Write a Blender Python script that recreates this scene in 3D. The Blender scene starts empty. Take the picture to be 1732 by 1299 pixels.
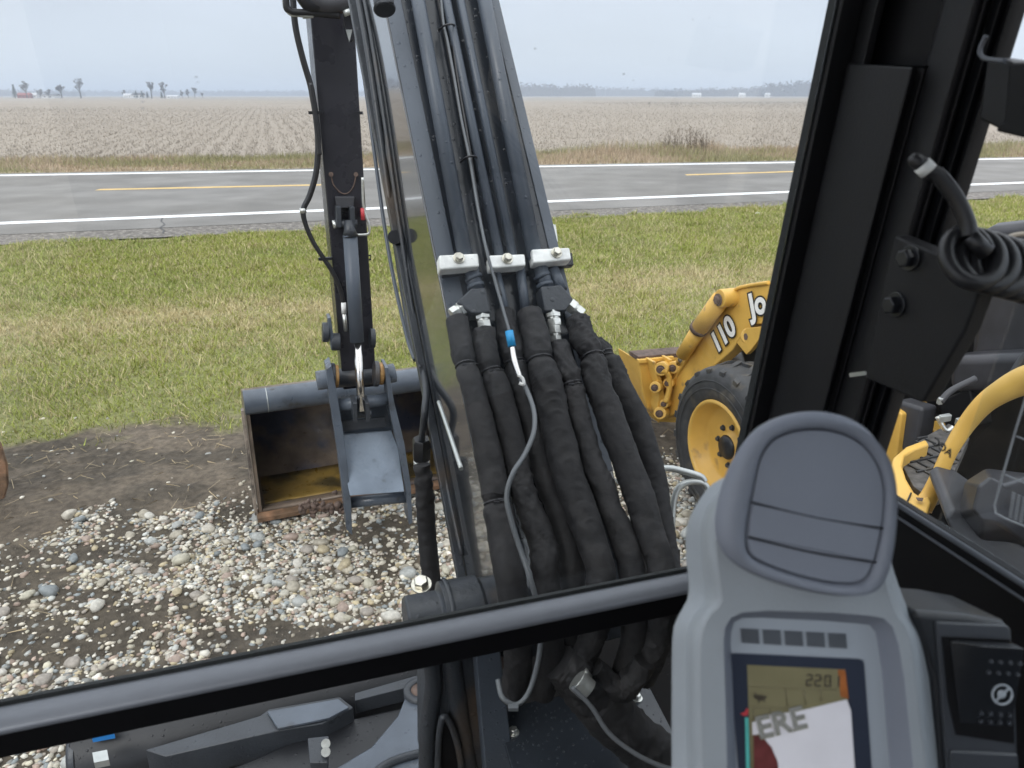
import bpy, bmesh, math, random
import numpy as np
from mathutils import Vector, Matrix, noise as mnoise
random.seed(7); rng = np.random.default_rng(11)
scene = bpy.context.scene
COL = scene.collection
PI = math.pi
# ------------------------------------------------------------------ camera
PITCH = math.radians(20.6); CP, SP = math.cos(PITCH), math.sin(PITCH)
CAM = Vector((0, 0, 2.1)); FPX = 1301.0
cam_data = bpy.data.cameras.new('camera'); cam = bpy.data.objects.new('camera', cam_data)
COL.objects.link(cam); scene.camera = cam
cam.location = CAM; cam.rotation_euler = (PI/2 - PITCH, 0, 0)
cam_data.sensor_width = 36; cam_data.lens = FPX/1732*36
cam_data.clip_start = 0.02; cam_data.clip_end = 9000
cam_data.dof.use_dof = True; cam_data.dof.focus_distance = 2.3; cam_data.dof.aperture_fstop = 8.0
# ------------------------------------------------------------------ world: even overcast sky, brighter overhead
SUN_EL, SUN_AZ = math.radians(38), math.radians(205)
world = bpy.data.worlds.new('World'); scene.world = world; world.use_nodes = True
wn, wl = world.node_tree.nodes, world.node_tree.links
wn.clear()
w_out = wn.new('ShaderNodeOutputWorld'); w_bg = wn.new('ShaderNodeBackground'); w_bg.inputs['Strength'].default_value = 0.1
sky = wn.new('ShaderNodeTexSky'); sky.sky_type = 'NISHITA'; sky.sun_disc = False
sky.sun_elevation = SUN_EL; sky.sun_rotation = SUN_AZ
tc = wn.new('ShaderNodeTexCoord'); sep = wn.new('ShaderNodeSeparateXYZ'); wl.new(tc.outputs['Generated'], sep.inputs[0])
ramp = wn.new('ShaderNodeValToRGB'); wl.new(sep.outputs['Z'], ramp.inputs[0])
cr = ramp.color_ramp
cr.elements[0].position = 0.0; cr.elements[0].color = (.29, .325, .365, 1)
cr.elements[1].position = 1.0; cr.elements[1].color = (.95, .98, 1.0, 1)
e = cr.elements.new(0.10); e.color = (.295, .322, .366, 1)
e = cr.elements.new(0.35); e.color = (.50, .53, .58, 1)
cl = wn.new('ShaderNodeTexNoise'); cl.inputs['Scale'].default_value = 2.2; cl.inputs['Detail'].default_value = 4
mp = wn.new('ShaderNodeMapping'); mp.inputs['Scale'].default_value = (1, 1, 4); wl.new(tc.outputs['Generated'], mp.inputs[0]); wl.new(mp.outputs[0], cl.inputs['Vector'])
clr = wn.new('ShaderNodeMapRange'); clr.inputs['From Min'].default_value = .3; clr.inputs['From Max'].default_value = .7
clr.inputs['To Min'].default_value = .93*20; clr.inputs['To Max'].default_value = 1.05*20; wl.new(cl.outputs['Fac'], clr.inputs['Value'])
mul = wn.new('ShaderNodeVectorMath'); mul.operation = 'SCALE'; wl.new(ramp.outputs['Color'], mul.inputs[0]); wl.new(clr.outputs[0], mul.inputs['Scale'])
mixw = wn.new('ShaderNodeMix'); mixw.data_type = 'RGBA'; mixw.inputs[0].default_value = 0.93
wl.new(sky.outputs[0], mixw.inputs[6]); wl.new(mul.outputs[0], mixw.inputs[7])
wl.new(mixw.outputs[2], w_bg.inputs['Color']); wl.new(w_bg.outputs[0], w_out.inputs['Surface'])
sun_d = bpy.data.lights.new('sun', 'SUN'); sun_d.energy = 1.0; sun_d.angle = math.radians(25); sun_d.color = (1, .97, .92)
sun = bpy.data.objects.new('sun', sun_d); COL.objects.link(sun)
# sun direction from behind and to the left of the camera, high
sd = Vector((math.sin(SUN_AZ)*math.cos(SUN_EL), math.cos(SUN_AZ)*math.cos(SUN_EL), math.sin(SUN_EL)))
sun.rotation_euler = (-sd).to_track_quat('-Z', 'Y').to_euler()
vs = scene.view_settings; vs.view_transform = 'Standard'; vs.look = 'None'; vs.exposure = 0.42; vs.gamma = 1; vs.use_curve_mapping = False
scene.cycles.transparent_max_bounces = 24; scene.cycles.max_bounces = 8; scene.cycles.volume_bounces = 0
scene.cycles.use_denoising = True

# ------------------------------------------------------------------ geometry helpers
def ray(px, py):
    a, b = (px-866)/FPX, (py-649.5)/FPX
    return Vector((a, CP - b*SP, -(SP + b*CP)))
def P(px, py, z): return CAM + ray(px, py)*z
def PG(px, py, h=0.0):
    d = ray(px, py); return CAM + d*((h-CAM.z)/d.z)
def PP(px, py, pt, n):
    d = ray(px, py); return CAM + d*((Vector(pt)-CAM).dot(n)/d.dot(n))
PSI = math.radians(17.5)
R = Vector((math.cos(PSI), math.sin(PSI), 0)); F = Vector((-math.sin(PSI), math.cos(PSI), 0)); U = Vector((0, 0, 1))
def cab(r, f, h): return R*r + F*f + U*h

class MB:
    def __init__(s): s.v = []; s.f = []; s.sm = []
    def add(s, vs_, fs_, smooth=False):
        o = len(s.v); s.v += [Vector(v) for v in vs_]
        s.f += [tuple(i+o for i in f) for f in fs_]; s.sm += [smooth]*len(fs_); return s
    def box(s, c, dx, dy, dz, X=Vector((1, 0, 0)), Y=Vector((0, 1, 0)), Z=Vector((0, 0, 1))):
        c = Vector(c); vs_ = [c + X*(dx*i/2) + Y*(dy*j/2) + Z*(dz*k/2) for i in (-1, 1) for j in (-1, 1) for k in (-1, 1)]
        return s.add(vs_, [(0, 1, 3, 2), (4, 6, 7, 5), (0, 4, 5, 1), (2, 3, 7, 6), (0, 2, 6, 4), (1, 5, 7, 3)])
    def prism(s, pts, ext):
        n = len(pts); pts = [Vector(p) for p in pts]; ext = Vector(ext)
        return s.add(pts + [p+ext for p in pts], [tuple(range(n)), tuple(range(2*n-1, n-1, -1))] + [(i, i+n, (i+1) % n+n, (i+1) % n) for i in range(n)])
    def loft(s, rings, cap0=True, cap1=True, smooth=True, closed=True):
        n = len(rings[0]); vs_ = [Vector(p) for r_ in rings for p in r_]; fs_ = []
        for k in range(len(rings)-1):
            for i in range(n if closed else n-1):
                j = (i+1) % n; fs_.append((k*n+i, k*n+j, (k+1)*n+j, (k+1)*n+i))
        s.add(vs_, fs_, smooth)
        m = len(s.v) - len(vs_)
        if cap0: s.f.append(tuple(range(m+n-1, m-1, -1))); s.sm.append(False)
        if cap1: s.f.append(tuple(m+(len(rings)-1)*n+i for i in range(n))); s.sm.append(False)
        return s
    def tube(s, pts, rad, n=10, sub=6, wr=None, smooth=True, flat=1.0):
        pts = [Vector(p) for p in pts]
        rads = rad if isinstance(rad, (list, tuple)) else [rad]*len(pts)
        P_, R_ = [], []
        if len(pts) > 2 and sub > 1:
            for i in range(len(pts)-1):
                p0 = pts[max(i-1, 0)]; p1 = pts[i]; p2 = pts[i+1]; p3 = pts[min(i+2, len(pts)-1)]
                for k in range(sub):
                    t = k/sub
                    P_.append(.5*((2*p1)+(p2-p0)*t+(2*p0-5*p1+4*p2-p3)*t*t+(3*p1-p0-3*p2+p3)*t**3)); R_.append(rads[i]*(1-t)+rads[i+1]*t)
            P_.append(pts[-1]); R_.append(rads[-1])
        else: P_, R_ = pts, list(rads)
        T = [(P_[min(i+1, len(P_)-1)]-P_[max(i-1, 0)]).normalized() for i in range(len(P_))]
        a = T[0].cross(Vector((.3, 1, .2))).normalized(); rings = []; L = 0
        for i, p in enumerate(P_):
            if i: L += (p-P_[i-1]).length
            a = (a - T[i]*a.dot(T[i])).normalized(); b = T[i].cross(a)
            ring = []
            for k in range(n):
                th = 2*PI*k/n; rr = R_[i]
                if wr: rr *= wr(L, th, p)
                ring.append(p + a*(math.cos(th)*rr) + b*(math.sin(th)*rr*flat))
            rings.append(ring)
        return s.loft(rings, smooth=smooth)
    def cyl(s, p0, p1, r0, r1=None, n=20, smooth=True):
        return s.tube([p0, p1], [r0, r0 if r1 is None else r1], n=n, sub=1, smooth=smooth)
    def lathe(s, c, axis, prof, n=48, caps=False):
        axis = Vector(axis).normalized(); a = axis.cross(Vector((0.1, 0.2, 1))).normalized(); b = axis.cross(a); c = Vector(c)
        rings = [[c + axis*x + a*(math.cos(2*PI*k/n)*r) + b*(math.sin(2*PI*k/n)*r) for k in range(n)] for x, r in prof]
        return s.loft(rings, caps, caps)
    def hexbolt(s, c, nrm, r, hgt, washer=True):
        nrm = Vector(nrm).normalized(); c = Vector(c)
        if washer: s.cyl(c, c+nrm*hgt*.25, r*1.35, n=18)
        a = c + nrm*hgt*.25
        s.tube([a, a+nrm*hgt*.6, a+nrm*hgt*.75], [r, r, r*.82], n=6, sub=1, smooth=False)
        return s
    def build(s, name, mat, parent=None, bevel=0, recalc=True, label=None, ang=40, subs=0):
        me = bpy.data.meshes.new(name)
        L = WL.get(parent.name, Vector((0, 0, 0))) if parent else Vector((0, 0, 0))
        me.from_pydata([v-L for v in s.v], [], s.f); me.polygons.foreach_set('use_smooth', s.sm)
        if recalc:
            bm = bmesh.new(); bm.from_mesh(me); bmesh.ops.recalc_face_normals(bm, faces=bm.faces); bm.to_mesh(me); bm.free()
        if bevel:
            me.polygons.foreach_set('use_smooth', [True]*len(me.polygons)); me.set_sharp_from_angle(angle=math.radians(ang))
        me.materials.append(mat)
        o = bpy.data.objects.new(name, me); COL.objects.link(o)
        if bevel:
            b = o.modifiers.new('bevel', 'BEVEL'); b.width = bevel; b.segments = 2; b.limit_method = 'ANGLE'; b.angle_limit = math.radians(ang); b.harden_normals = True
        if subs:
            q = o.modifiers.new('sub', 'SUBSURF'); q.levels = q.render_levels = subs
        if parent: o.parent = parent
        WL[o.name] = L.copy()
        if label: o['label'] = label
        return o
WL = {}
def tag(o, label=None, cat=None, group=None, kind=None):
    if label: o['label'] = label
    if cat: o['category'] = cat
    if group: o['group'] = group
    if kind: o['kind'] = kind
    return o
def thing(name, loc, label, cat, group=None):
    o = bpy.data.objects.new(name, None); COL.objects.link(o); o.location = loc; WL[o.name] = Vector(loc)
    o.empty_display_size = .1
    return tag(o, label, cat, group)
def fast_mesh(name, verts, faces, mat, parent=None, smooth=False, color=None, loc=None):
    """verts (n,3) faces (m,k) numpy arrays"""
    me = bpy.data.meshes.new(name); n, (m, k) = len(verts), faces.shape
    me.vertices.add(n); me.vertices.foreach_set('co', np.ascontiguousarray(verts, np.float32).ravel())
    me.loops.add(m*k); me.loops.foreach_set('vertex_index', np.ascontiguousarray(faces, np.int32).ravel())
    me.polygons.add(m); me.polygons.foreach_set('loop_start', np.arange(0, m*k, k, dtype=np.int32))
    me.polygons.foreach_set('use_smooth', np.full(m, smooth))
    me.update(calc_edges=True)
    if color is not None:
        at = me.color_attributes.new('tint', 'FLOAT_COLOR', 'POINT')
        at.data.foreach_set('color', np.concatenate([color, np.ones((n, 1))], 1).astype(np.float32).ravel())
    me.materials.append(mat)
    o = bpy.data.objects.new(name, me); COL.objects.link(o)
    if parent: o.parent = parent
    return o
# vectorised value noise
_perm = rng.random((256, 256))
def vnoise(x, y):
    xi = np.floor(x).astype(int); yi = np.floor(y).astype(int); fx = x-xi; fy = y-yi
    fx = fx*fx*(3-2*fx); fy = fy*fy*(3-2*fy)
    g = lambda i, j: _perm[(xi+i) % 256, (yi+j) % 256]
    return (g(0, 0)*(1-fx)+g(1, 0)*fx)*(1-fy)+(g(0, 1)*(1-fx)+g(1, 1)*fx)*fy
def fbm(x, y, o=4):
    t = 0; a = .5
    for _ in range(o): t = t + a*vnoise(x, y); x = x*2.03+17.1; y = y*2.03+5.3; a *= .5
    return t/(1-.5**o)
def sstep(a, b, x): t = np.clip((x-a)/(b-a), 0, 1); return t*t*(3-2*t)

# ------------------------------------------------------------------ materials
def newmat(name):
    m = bpy.data.materials.new(name); m.use_nodes = True
    return m, m.node_tree.nodes, m.node_tree.links, m.node_tree.nodes['Principled BSDF']
def mat(name, col, rough=.5, metal=0, var=.15, vscale=12, bump=0, bscale=60, col2=None, c2amt=.5, c2scale=6, drops=0, spec=.5, rvar=0, coat=0, coords='Object'):
    m, N, L, B = newmat(name)
    t = N.new('ShaderNodeTexCoord'); src = t.outputs[coords]
    n1 = N.new('ShaderNodeTexNoise'); n1.inputs['Scale'].default_value = vscale; n1.inputs['Detail'].default_value = 6; L.new(src, n1.inputs['Vector'])
    mr = N.new('ShaderNodeMapRange'); mr.inputs['From Min'].default_value = .3; mr.inputs['From Max'].default_value = .7
    mr.inputs['To Min'].default_value = 1-var; mr.inputs['To Max'].default_value = 1+var; L.new(n1.outputs['Fac'], mr.inputs['Value'])
    base = N.new('ShaderNodeRGB'); base.outputs[0].default_value = (*col, 1); cur = base.outputs[0]
    if col2:
        n2 = N.new('ShaderNodeTexNoise'); n2.inputs['Scale'].default_value = c2scale; n2.inputs['Detail'].default_value = 8; L.new(src, n2.inputs['Vector'])
        r2 = N.new('ShaderNodeMapRange'); r2.inputs['From Min'].default_value = 1-c2amt-.06; r2.inputs['From Max'].default_value = 1-c2amt+.06; L.new(n2.outputs['Fac'], r2.inputs['Value'])
        mx = N.new('ShaderNodeMix'); mx.data_type = 'RGBA'; L.new(r2.outputs[0], mx.inputs[0]); L.new(cur, mx.inputs[6]); mx.inputs[7].default_value = (*col2, 1); cur = mx.outputs[2]
    sc_ = N.new('ShaderNodeVectorMath'); sc_.operation = 'SCALE'; L.new(cur, sc_.inputs[0]); L.new(mr.outputs[0], sc_.inputs['Scale'])
    L.new(sc_.outputs[0], B.inputs['Base Color'])
    B.inputs['Roughness'].default_value = rough; B.inputs['Metallic'].default_value = metal
    B.inputs['Specular IOR Level'].default_value = spec; B.inputs['Coat Weight'].default_value = coat
    if rvar:
        rr = N.new('ShaderNodeMapRange'); rr.inputs['From Min'].default_value = .3; rr.inputs['From Max'].default_value = .7
        rr.inputs['To Min'].default_value = rough-rvar; rr.inputs['To Max'].default_value = rough+rvar
        n3 = N.new('ShaderNodeTexNoise'); n3.inputs['Scale'].default_value = vscale*2.3; n3.inputs['Detail'].default_value = 5; L.new(src, n3.inputs['Vector'])
        L.new(n3.outputs['Fac'], rr.inputs['Value']); L.new(rr.outputs[0], B.inputs['Roughness'])
    nor = None
    if bump:
        nb = N.new('ShaderNodeTexNoise'); nb.inputs['Scale'].default_value = bscale; nb.inputs['Detail'].default_value = 4; L.new(src, nb.inputs['Vector'])
        bp = N.new('ShaderNodeBump'); bp.inputs['Strength'].default_value = bump; bp.inputs['Distance'].default_value = .002; L.new(nb.outputs['Fac'], bp.inputs['Height']); nor = bp
    if drops:
        vo = N.new('ShaderNodeTexVoronoi'); vo.inputs['Scale'].default_value = drops; vo.inputs['Randomness'].default_value = 1; L.new(src, vo.inputs['Vector'])
        w = N.new('ShaderNodeSeparateColor'); L.new(vo.outputs['Color'], w.inputs[0])
        th = N.new('ShaderNodeMath'); th.operation = 'MULTIPLY'; th.inputs[1].default_value = .30; L.new(w.outputs[0], th.inputs[0])
        sb = N.new('ShaderNodeMath'); sb.operation = 'SUBTRACT'; L.new(th.outputs[0], sb.inputs[0]); L.new(vo.outputs['Distance'], sb.inputs[1])
        mx0 = N.new('ShaderNodeMath'); mx0.operation = 'MAXIMUM'; mx0.inputs[1].default_value = 0; L.new(sb.outputs[0], mx0.inputs[0])
        sq = N.new('ShaderNodeMath'); sq.operation = 'POWER'; sq.inputs[1].default_value = .5; L.new(mx0.outputs[0], sq.inputs[0])
        bd = N.new('ShaderNodeBump'); bd.inputs['Strength'].default_value = .7; bd.inputs['Distance'].default_value = .004; L.new(sq.outputs[0], bd.inputs['Height'])
        if nor: L.new(nor.outputs[0], bd.inputs['Normal'])
        nor = bd
    if nor: L.new(nor.outputs[0], B.inputs['Normal'])
    return m
def tintmat(name, rough=.8, bump=0, bscale=40, var=.2, vscale=30, trans=0):
    m, N, L, B = newmat(name)
    a = N.new('ShaderNodeAttribute'); a.attribute_name = 'tint'
    t = N.new('ShaderNodeTexCoord'); n1 = N.new('ShaderNodeTexNoise'); n1.inputs['Scale'].default_value = vscale; n1.inputs['Detail'].default_value = 7; L.new(t.outputs['Object'], n1.inputs['Vector'])
    mr = N.new('ShaderNodeMapRange'); mr.inputs['From Min'].default_value = .3; mr.inputs['From Max'].default_value = .7; mr.inputs['To Min'].default_value = 1-var; mr.inputs['To Max'].default_value = 1+var
    L.new(n1.outputs['Fac'], mr.inputs['Value'])
    s_ = N.new('ShaderNodeVectorMath'); s_.operation = 'SCALE'; L.new(a.outputs['Color'], s_.inputs[0]); L.new(mr.outputs[0], s_.inputs['Scale']); L.new(s_.outputs[0], B.inputs['Base Color'])
    B.inputs['Roughness'].default_value = rough
    B.inputs['Specular IOR Level'].default_value = .3
    if bump:
        nb = N.new('ShaderNodeTexNoise'); nb.inputs['Scale'].default_value = bscale; nb.inputs['Detail'].default_value = 8; nb.inputs['Roughness'].default_value = .7; L.new(t.outputs['Object'], nb.inputs['Vector'])
        bp = N.new('ShaderNodeBump'); bp.inputs['Strength'].default_value = bump; bp.inputs['Distance'].default_value = .02; L.new(nb.outputs['Fac'], bp.inputs['Height']); L.new(bp.outputs[0], B.inputs['Normal'])
    return m
def glassmat(name, tint=(1, 1, 1), ior=1.5):
    m, N, L, B = newmat(name); N.remove(B); out = [n for n in N if n.type == 'OUTPUT_MATERIAL'][0]
    tr = N.new('ShaderNodeBsdfTransparent'); tr.inputs[0].default_value = (*tint, 1)
    gl = N.new('ShaderNodeBsdfGlossy'); gl.inputs['Roughness'].default_value = .0
    lw = N.new('ShaderNodeLayerWeight'); lw.inputs['Blend'].default_value = .5
    pw = N.new('ShaderNodeMath'); pw.operation = 'POWER'; pw.inputs[1].default_value = 5; L.new(lw.outputs['Facing'], pw.inputs[0])
    fr = N.new('ShaderNodeMath'); fr.operation = 'MULTIPLY_ADD'; fr.inputs[1].default_value = .95; fr.inputs[2].default_value = .035; L.new(pw.outputs[0], fr.inputs[0])
    ms = N.new('ShaderNodeMixShader'); L.new(fr.outputs[0], ms.inputs[0]); L.new(tr.outputs[0], ms.inputs[1]); L.new(gl.outputs[0], ms.inputs[2]); L.new(ms.outputs[0], out.inputs['Surface'])
    return m
M = {}
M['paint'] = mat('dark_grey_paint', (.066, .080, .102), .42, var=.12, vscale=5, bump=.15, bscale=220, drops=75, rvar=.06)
M['paintgloss'] = mat('glossy_dark_paint', (.030, .034, .040), .12, var=.1, vscale=4, spec=.9, coat=.6)
M['plate'] = mat('glossy_shaded_plate', (.020, .024, .031), .24, var=.12, vscale=5, drops=75)
M['thumbplate'] = mat('worn_sky_lightened_plate', (.19, .23, .285), .32, var=.25, vscale=7, bump=.3, bscale=60, rvar=.12, col2=(.10, .115, .135), c2amt=.33, c2scale=16)  # base lightened to carry the sky reflection off the thumb plate
M['wornedge'] = mat('scraped_edge_steel', (.24, .20, .165), .5, var=.4, vscale=30, bump=.5, bscale=90, col2=(.09, .075, .065), c2amt=.45, c2scale=14)
M['wetdeck'] = mat('wet_deck_paint', (.030, .036, .045), .20, var=.2, vscale=6, drops=110, rvar=.08)
M['seatdark'] = mat('seat_vinyl', (.035, .035, .040), .35, var=.2, bump=.3, bscale=200)
M['castpaint'] = mat('dark_cast_paint', (.035, .040, .048), .42, var=.2, vscale=9, bump=.5, bscale=120, drops=60, col2=(.07, .052, .038), c2amt=.36, c2scale=4)
M['blackpaint'] = mat('black_paint', (.012, .013, .016), .38, var=.15, bump=.1, bscale=300, drops=70)
M['stick'] = mat('dark_arm_paint', (.022, .022, .028), .30, var=.15, vscale=5, bump=.1, bscale=120, rvar=.08)
M['bucketblue'] = mat('worn_bluegrey_paint', (.085, .102, .128), .36, var=.25, vscale=8, bump=.3, bscale=60, rvar=.12, col2=(.05, .05, .05), c2amt=.34, c2scale=14)
M['bucketin'] = mat('muddy_bucket_steel', (.15, .115, .088), .42, var=.4, vscale=9, bump=.8, bscale=40, rvar=.15, col2=(.05, .055, .08), c2amt=.42, c2scale=4)
M['bucketgold'] = mat('yellowed_bucket_steel', (.20, .13, .035), .35, var=.4, vscale=8, bump=.5, bscale=40, rvar=.12, col2=(.06, .045, .02), c2amt=.46, c2scale=5)
M['rust'] = mat('rusted_steel', (.25, .14, .08), .7, var=.4, vscale=20, bump=.6, bscale=90, col2=(.14, .085, .05), c2amt=.5, c2scale=9)
M['rubber'] = mat('tyre_rubber', (.035, .036, .038), .6, var=.35, vscale=18, bump=.4, bscale=90, col2=(.085, .075, .06), c2amt=.38, c2scale=12)
M['sleeve'] = mat('black_woven_sleeve', (.0095, .0092, .0105), .75, var=.25, vscale=30, bump=1, bscale=55, col2=(.019, .018, .019), c2amt=.45, c2scale=25)
M['sleevetie'] = mat('black_tie', (.03, .03, .034), .4)
M['zinc'] = mat('zinc_plate', (.62, .63, .60), .32, metal=.85, var=.15, vscale=60, bump=.3, bscale=200)
M['galv'] = mat('galvanised_clamp', (.80, .81, .79), .42, metal=.1, var=.18, vscale=40, bump=.3, bscale=150, drops=90)
M['boltzinc'] = mat('yellow_zinc_bolt', (.58, .56, .49), .3, metal=.9, var=.2, vscale=80)
M['chrome'] = mat('chrome_rod', (.62, .60, .58), .16, metal=1, var=.08, vscale=20)
M['grille'] = mat('grey_tube_metal', (.46, .48, .47), .35, metal=.6, var=.1, vscale=40)
M['blackrubber'] = mat('black_hose_rubber', (.018, .018, .020), .38, var=.2)
M['greycable'] = mat('grey_cable', (.11, .12, .13), .4, var=.1)
M['bluetape'] = mat('blue_tape', (.02, .30, .62), .4)
M['brass'] = mat('orange_worn_bush', (.30, .17, .06), .5, metal=.2, var=.3, vscale=60)
M['yellow'] = mat('yellow_paint', (.66, .40, .085), .42, var=.10, vscale=7, bump=.15, bscale=80, rvar=.08, col2=(.36, .23, .09), c2amt=.31, c2scale=12)
M['yellow2'] = mat('clean_yellow_paint', (.74, .46, .11), .35, var=.05, vscale=7)
M['dirtplate'] = mat('brown_muddy_metal', (.11, .075, .06), .75, var=.4, vscale=30, bump=.6, bscale=80)
M['darkplastic'] = mat('dark_grey_plastic', (.045, .046, .052), .5, var=.15, bump=.3, bscale=400)
M['cabblack'] = mat('cab_black_paint', (.006, .0065, .008), .42, spec=.3, var=.12, vscale=8, bump=.12, bscale=500)
M['cabpanel'] = mat('cab_charcoal_plastic', (.012, .012, .0135), .48, spec=.28, var=.08, bump=.3, bscale=700)
M['cabdeep'] = mat('cab_matt_black', (.003, .003, .004), .55, var=.1, spec=.25)
M['seal'] = mat('rubber_seal', (.012, .015, .016), .7, var=.3, vscale=150, bump=1, bscale=700)
M['rail'] = mat('anodised_rail', (.12, .13, .15), .42, metal=.35, var=.05, vscale=30)
M['podgrey'] = mat('grey_monitor_plastic', (.29, .32, .35), .45, var=.04, vscale=20, bump=.25, bscale=900)
M['ventgrey'] = mat('dark_grey_vent_plastic', (.195, .215, .26), .5, var=.03, vscale=20, bump=.2, bscale=900)
M['bezel'] = mat('monitor_inner_panel', (.34, .38, .43), .42, var=.03)
M['keys'] = mat('monitor_key', (.075, .085, .10), .5, var=.1, vscale=60)
M['lcdframe'] = mat('lcd_surround', (.035, .043, .065), .2, var=.05)
M['lcd'] = mat('lcd_olive', (.22, .20, .115), .25, var=.12, vscale=18)
M['lcdink'] = mat('lcd_segment_ink', (.06, .05, .035), .4)
M['lcdline'] = mat('lcd_ghost_line', (.17, .15, .085), .4)
M['lcdorange'] = mat('lcd_orange_strip', (.38, .13, .04), .3, var=.3, vscale=60)
M['lcdreflection'] = mat('painted_reflection_white', (.78, .77, .82), .4, var=.04, vscale=40)
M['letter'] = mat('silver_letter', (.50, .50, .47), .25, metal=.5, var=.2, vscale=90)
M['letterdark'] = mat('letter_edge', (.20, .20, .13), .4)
M['maroon'] = mat('maroon_reflection', (.14, .035, .035), .4, var=.3, vscale=90)
M['teal'] = mat('teal_gauge', (.10, .48, .44), .4); M['red'] = mat('red_mark', (.50, .05, .06), .4)
M['white'] = mat('white_print', (.80, .80, .78), .45, var=.05); M['ink'] = mat('black_print', (.02, .02, .02), .5)
M['switch'] = mat('switch_black', (.016, .018, .022), .32, var=.1, bump=.2, bscale=800)
M['switchbezel'] = mat('switch_bezel', (.05, .055, .065), .28, var=.06)
M['switchicon'] = mat('switch_icon_grey', (.38, .42, .46), .4)
M['bluelabel'] = mat('blue_label', (.03, .22, .60), .35)
M['asphalt'] = mat('asphalt', (.175, .168, .158), .85, spec=.2, var=.16, vscale=.9, bump=.6, bscale=60, col2=(.205, .198, .188), c2amt=.5, c2scale=.35)
M['whiteline'] = mat('white_road_paint', (.80, .81, .82), .6, var=.08, vscale=3)
M['yellowline'] = mat('yellow_road_paint', (.62, .42, .14), .6, var=.12, vscale=3)
M['shoulder'] = mat('gravel_shoulder', (.12, .108, .095), .9, var=.45, vscale=9, bump=1, bscale=14, col2=(.23, .21, .19), c2amt=.45, c2scale=16)
M['tint_ground'] = tintmat('yard_soil', .85, bump=1.0, bscale=22, var=.35, vscale=26)
M['tint_grass'] = tintmat('grass_blade', .6, var=.1)
M['tint_stone'] = tintmat('pebble', .55, var=.14, vscale=60)
M['bark'] = mat('bare_bark', (.10, .085, .075), .9, var=.2, vscale=.5)
M['conifer'] = mat('conifer_needles', (.035, .055, .035), .9, var=.3, vscale=.6)
M['housewhite'] = mat('white_siding', (.70, .70, .69), .7, var=.05, vscale=.3)
M['barnred'] = mat('red_barn_siding', (.24, .055, .045), .8, var=.1, vscale=.3)
M['roofgrey'] = mat('grey_shingles', (.13, .13, .14), .8, var=.15, vscale=.5)
M['roofmetal'] = mat('pale_metal_roof', (.50, .51, .53), .5, var=.08, vscale=.5)
M['windark'] = mat('dark_window', (.03, .035, .045), .15)
M['glass'] = glassmat('cab_glass', (.985, .99, .99))
M['glasssmoke'] = glassmat('side_glass', (.93, .95, .96))
M['drop'] = mat('dried_water_spot', (.45, .46, .46), .5)
M['decal'] = mat('grey_decal_line', (.36, .38, .40), .5)

# pebble material with random colour per object
m, N, L_, B = newmat('single_pebble'); oi = N.new('ShaderNodeObjectInfo'); rp = N.new('ShaderNodeValToRGB'); L_.new(oi.outputs['Random'], rp.inputs[0])
rp.color_ramp.interpolation = 'CONSTANT'
pal = [(.52, .50, .44), (.40, .37, .31), (.30, .31, .31), (.60, .59, .55), (.46, .40, .28), (.24, .27, .29), (.55, .52, .46), (.36, .33, .30), (.42, .44, .44), (.50, .48, .40), (.62, .60, .56), (.38, .30, .26)]
for i, c in enumerate(pal):
    el = rp.color_ramp.elements[i] if i < 2 else rp.color_ramp.elements.new(i/len(pal))
    el.position = i/len(pal); el.color = (c[0]*.86, c[1]*.84, c[2]*.80, 1)
t_ = N.new('ShaderNodeTexCoord'); nn = N.new('ShaderNodeTexNoise'); nn.inputs['Scale'].default_value = 2.2; nn.inputs['Detail'].default_value = 8; L_.new(t_.outputs['Object'], nn.inputs['Vector'])
q_ = N.new('ShaderNodeMapRange'); q_.inputs['From Min'].default_value = .3; q_.inputs['From Max'].default_value = .7; q_.inputs['To Min'].default_value = .75; q_.inputs['To Max'].default_value = 1.15; L_.new(nn.outputs['Fac'], q_.inputs['Value'])
v_ = N.new('ShaderNodeVectorMath'); v_.operation = 'SCALE'; L_.new(rp.outputs[0], v_.inputs[0]); L_.new(q_.outputs[0], v_.inputs['Scale']); L_.new(v_.outputs[0], B.inputs['Base Color']); B.inputs['Roughness'].default_value = .55
M['pebble1'] = m

# ================================================================== SETTING
def lineY(p0, p1, h=0):
    a, b = PG(*p0, h), PG(*p1, h); s_ = (b.y-a.y)/(b.x-a.x); return lambda X: a.y + (X-a.x)*s_
Lnear = lineY((0, 378), (1330, 325)); Lfar = lineY((0, 297), (1330, 275))
Enear = lineY((0, 397), (1330, 339)); Efar = lambda X: Lfar(X)+.7
XR = 14.0
def clampf(fn): return lambda X: (fn(X) if X < XR else fn(XR) + (X-XR)*.19)
Lnear, Enear = clampf(Lnear), clampf(Enear)
# ground: one sheet to the horizon
g = MB(); g.add([(-4500, -300, -.09), (4500, -300, -.09), (4500, 6000, -.09), (-4500, 6000, -.09)], [(0, 1, 2, 3)])
M['soilfar'] = mat('far_soil', (.24, .21, .17), .95, var=.15, vscale=.02)
tag(g.build('ground', M['soilfar'], recalc=False), kind='structure')
def strip(name, f0, f1, z, m, x0=-60, x1=60, nseg=60):
    s_ = MB(); xs = [x0+(x1-x0)*i/nseg for i in range(nseg+1)]
    s_.add([(x, f0(x), z) for x in xs]+[(x, f1(x), z) for x in xs], [(i, i+1, i+nseg+2, i+nseg+1) for i in range(nseg)])
    return s_.build(name, m, recalc=False)
road = strip('road', Enear, Efar, 0.0, M['asphalt']); tag(road, kind='structure')
strip('edge_line', lambda X: Lnear(X)-.15, lambda X: Lnear(X)+.17, .004, M['whiteline']).parent = road
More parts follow.
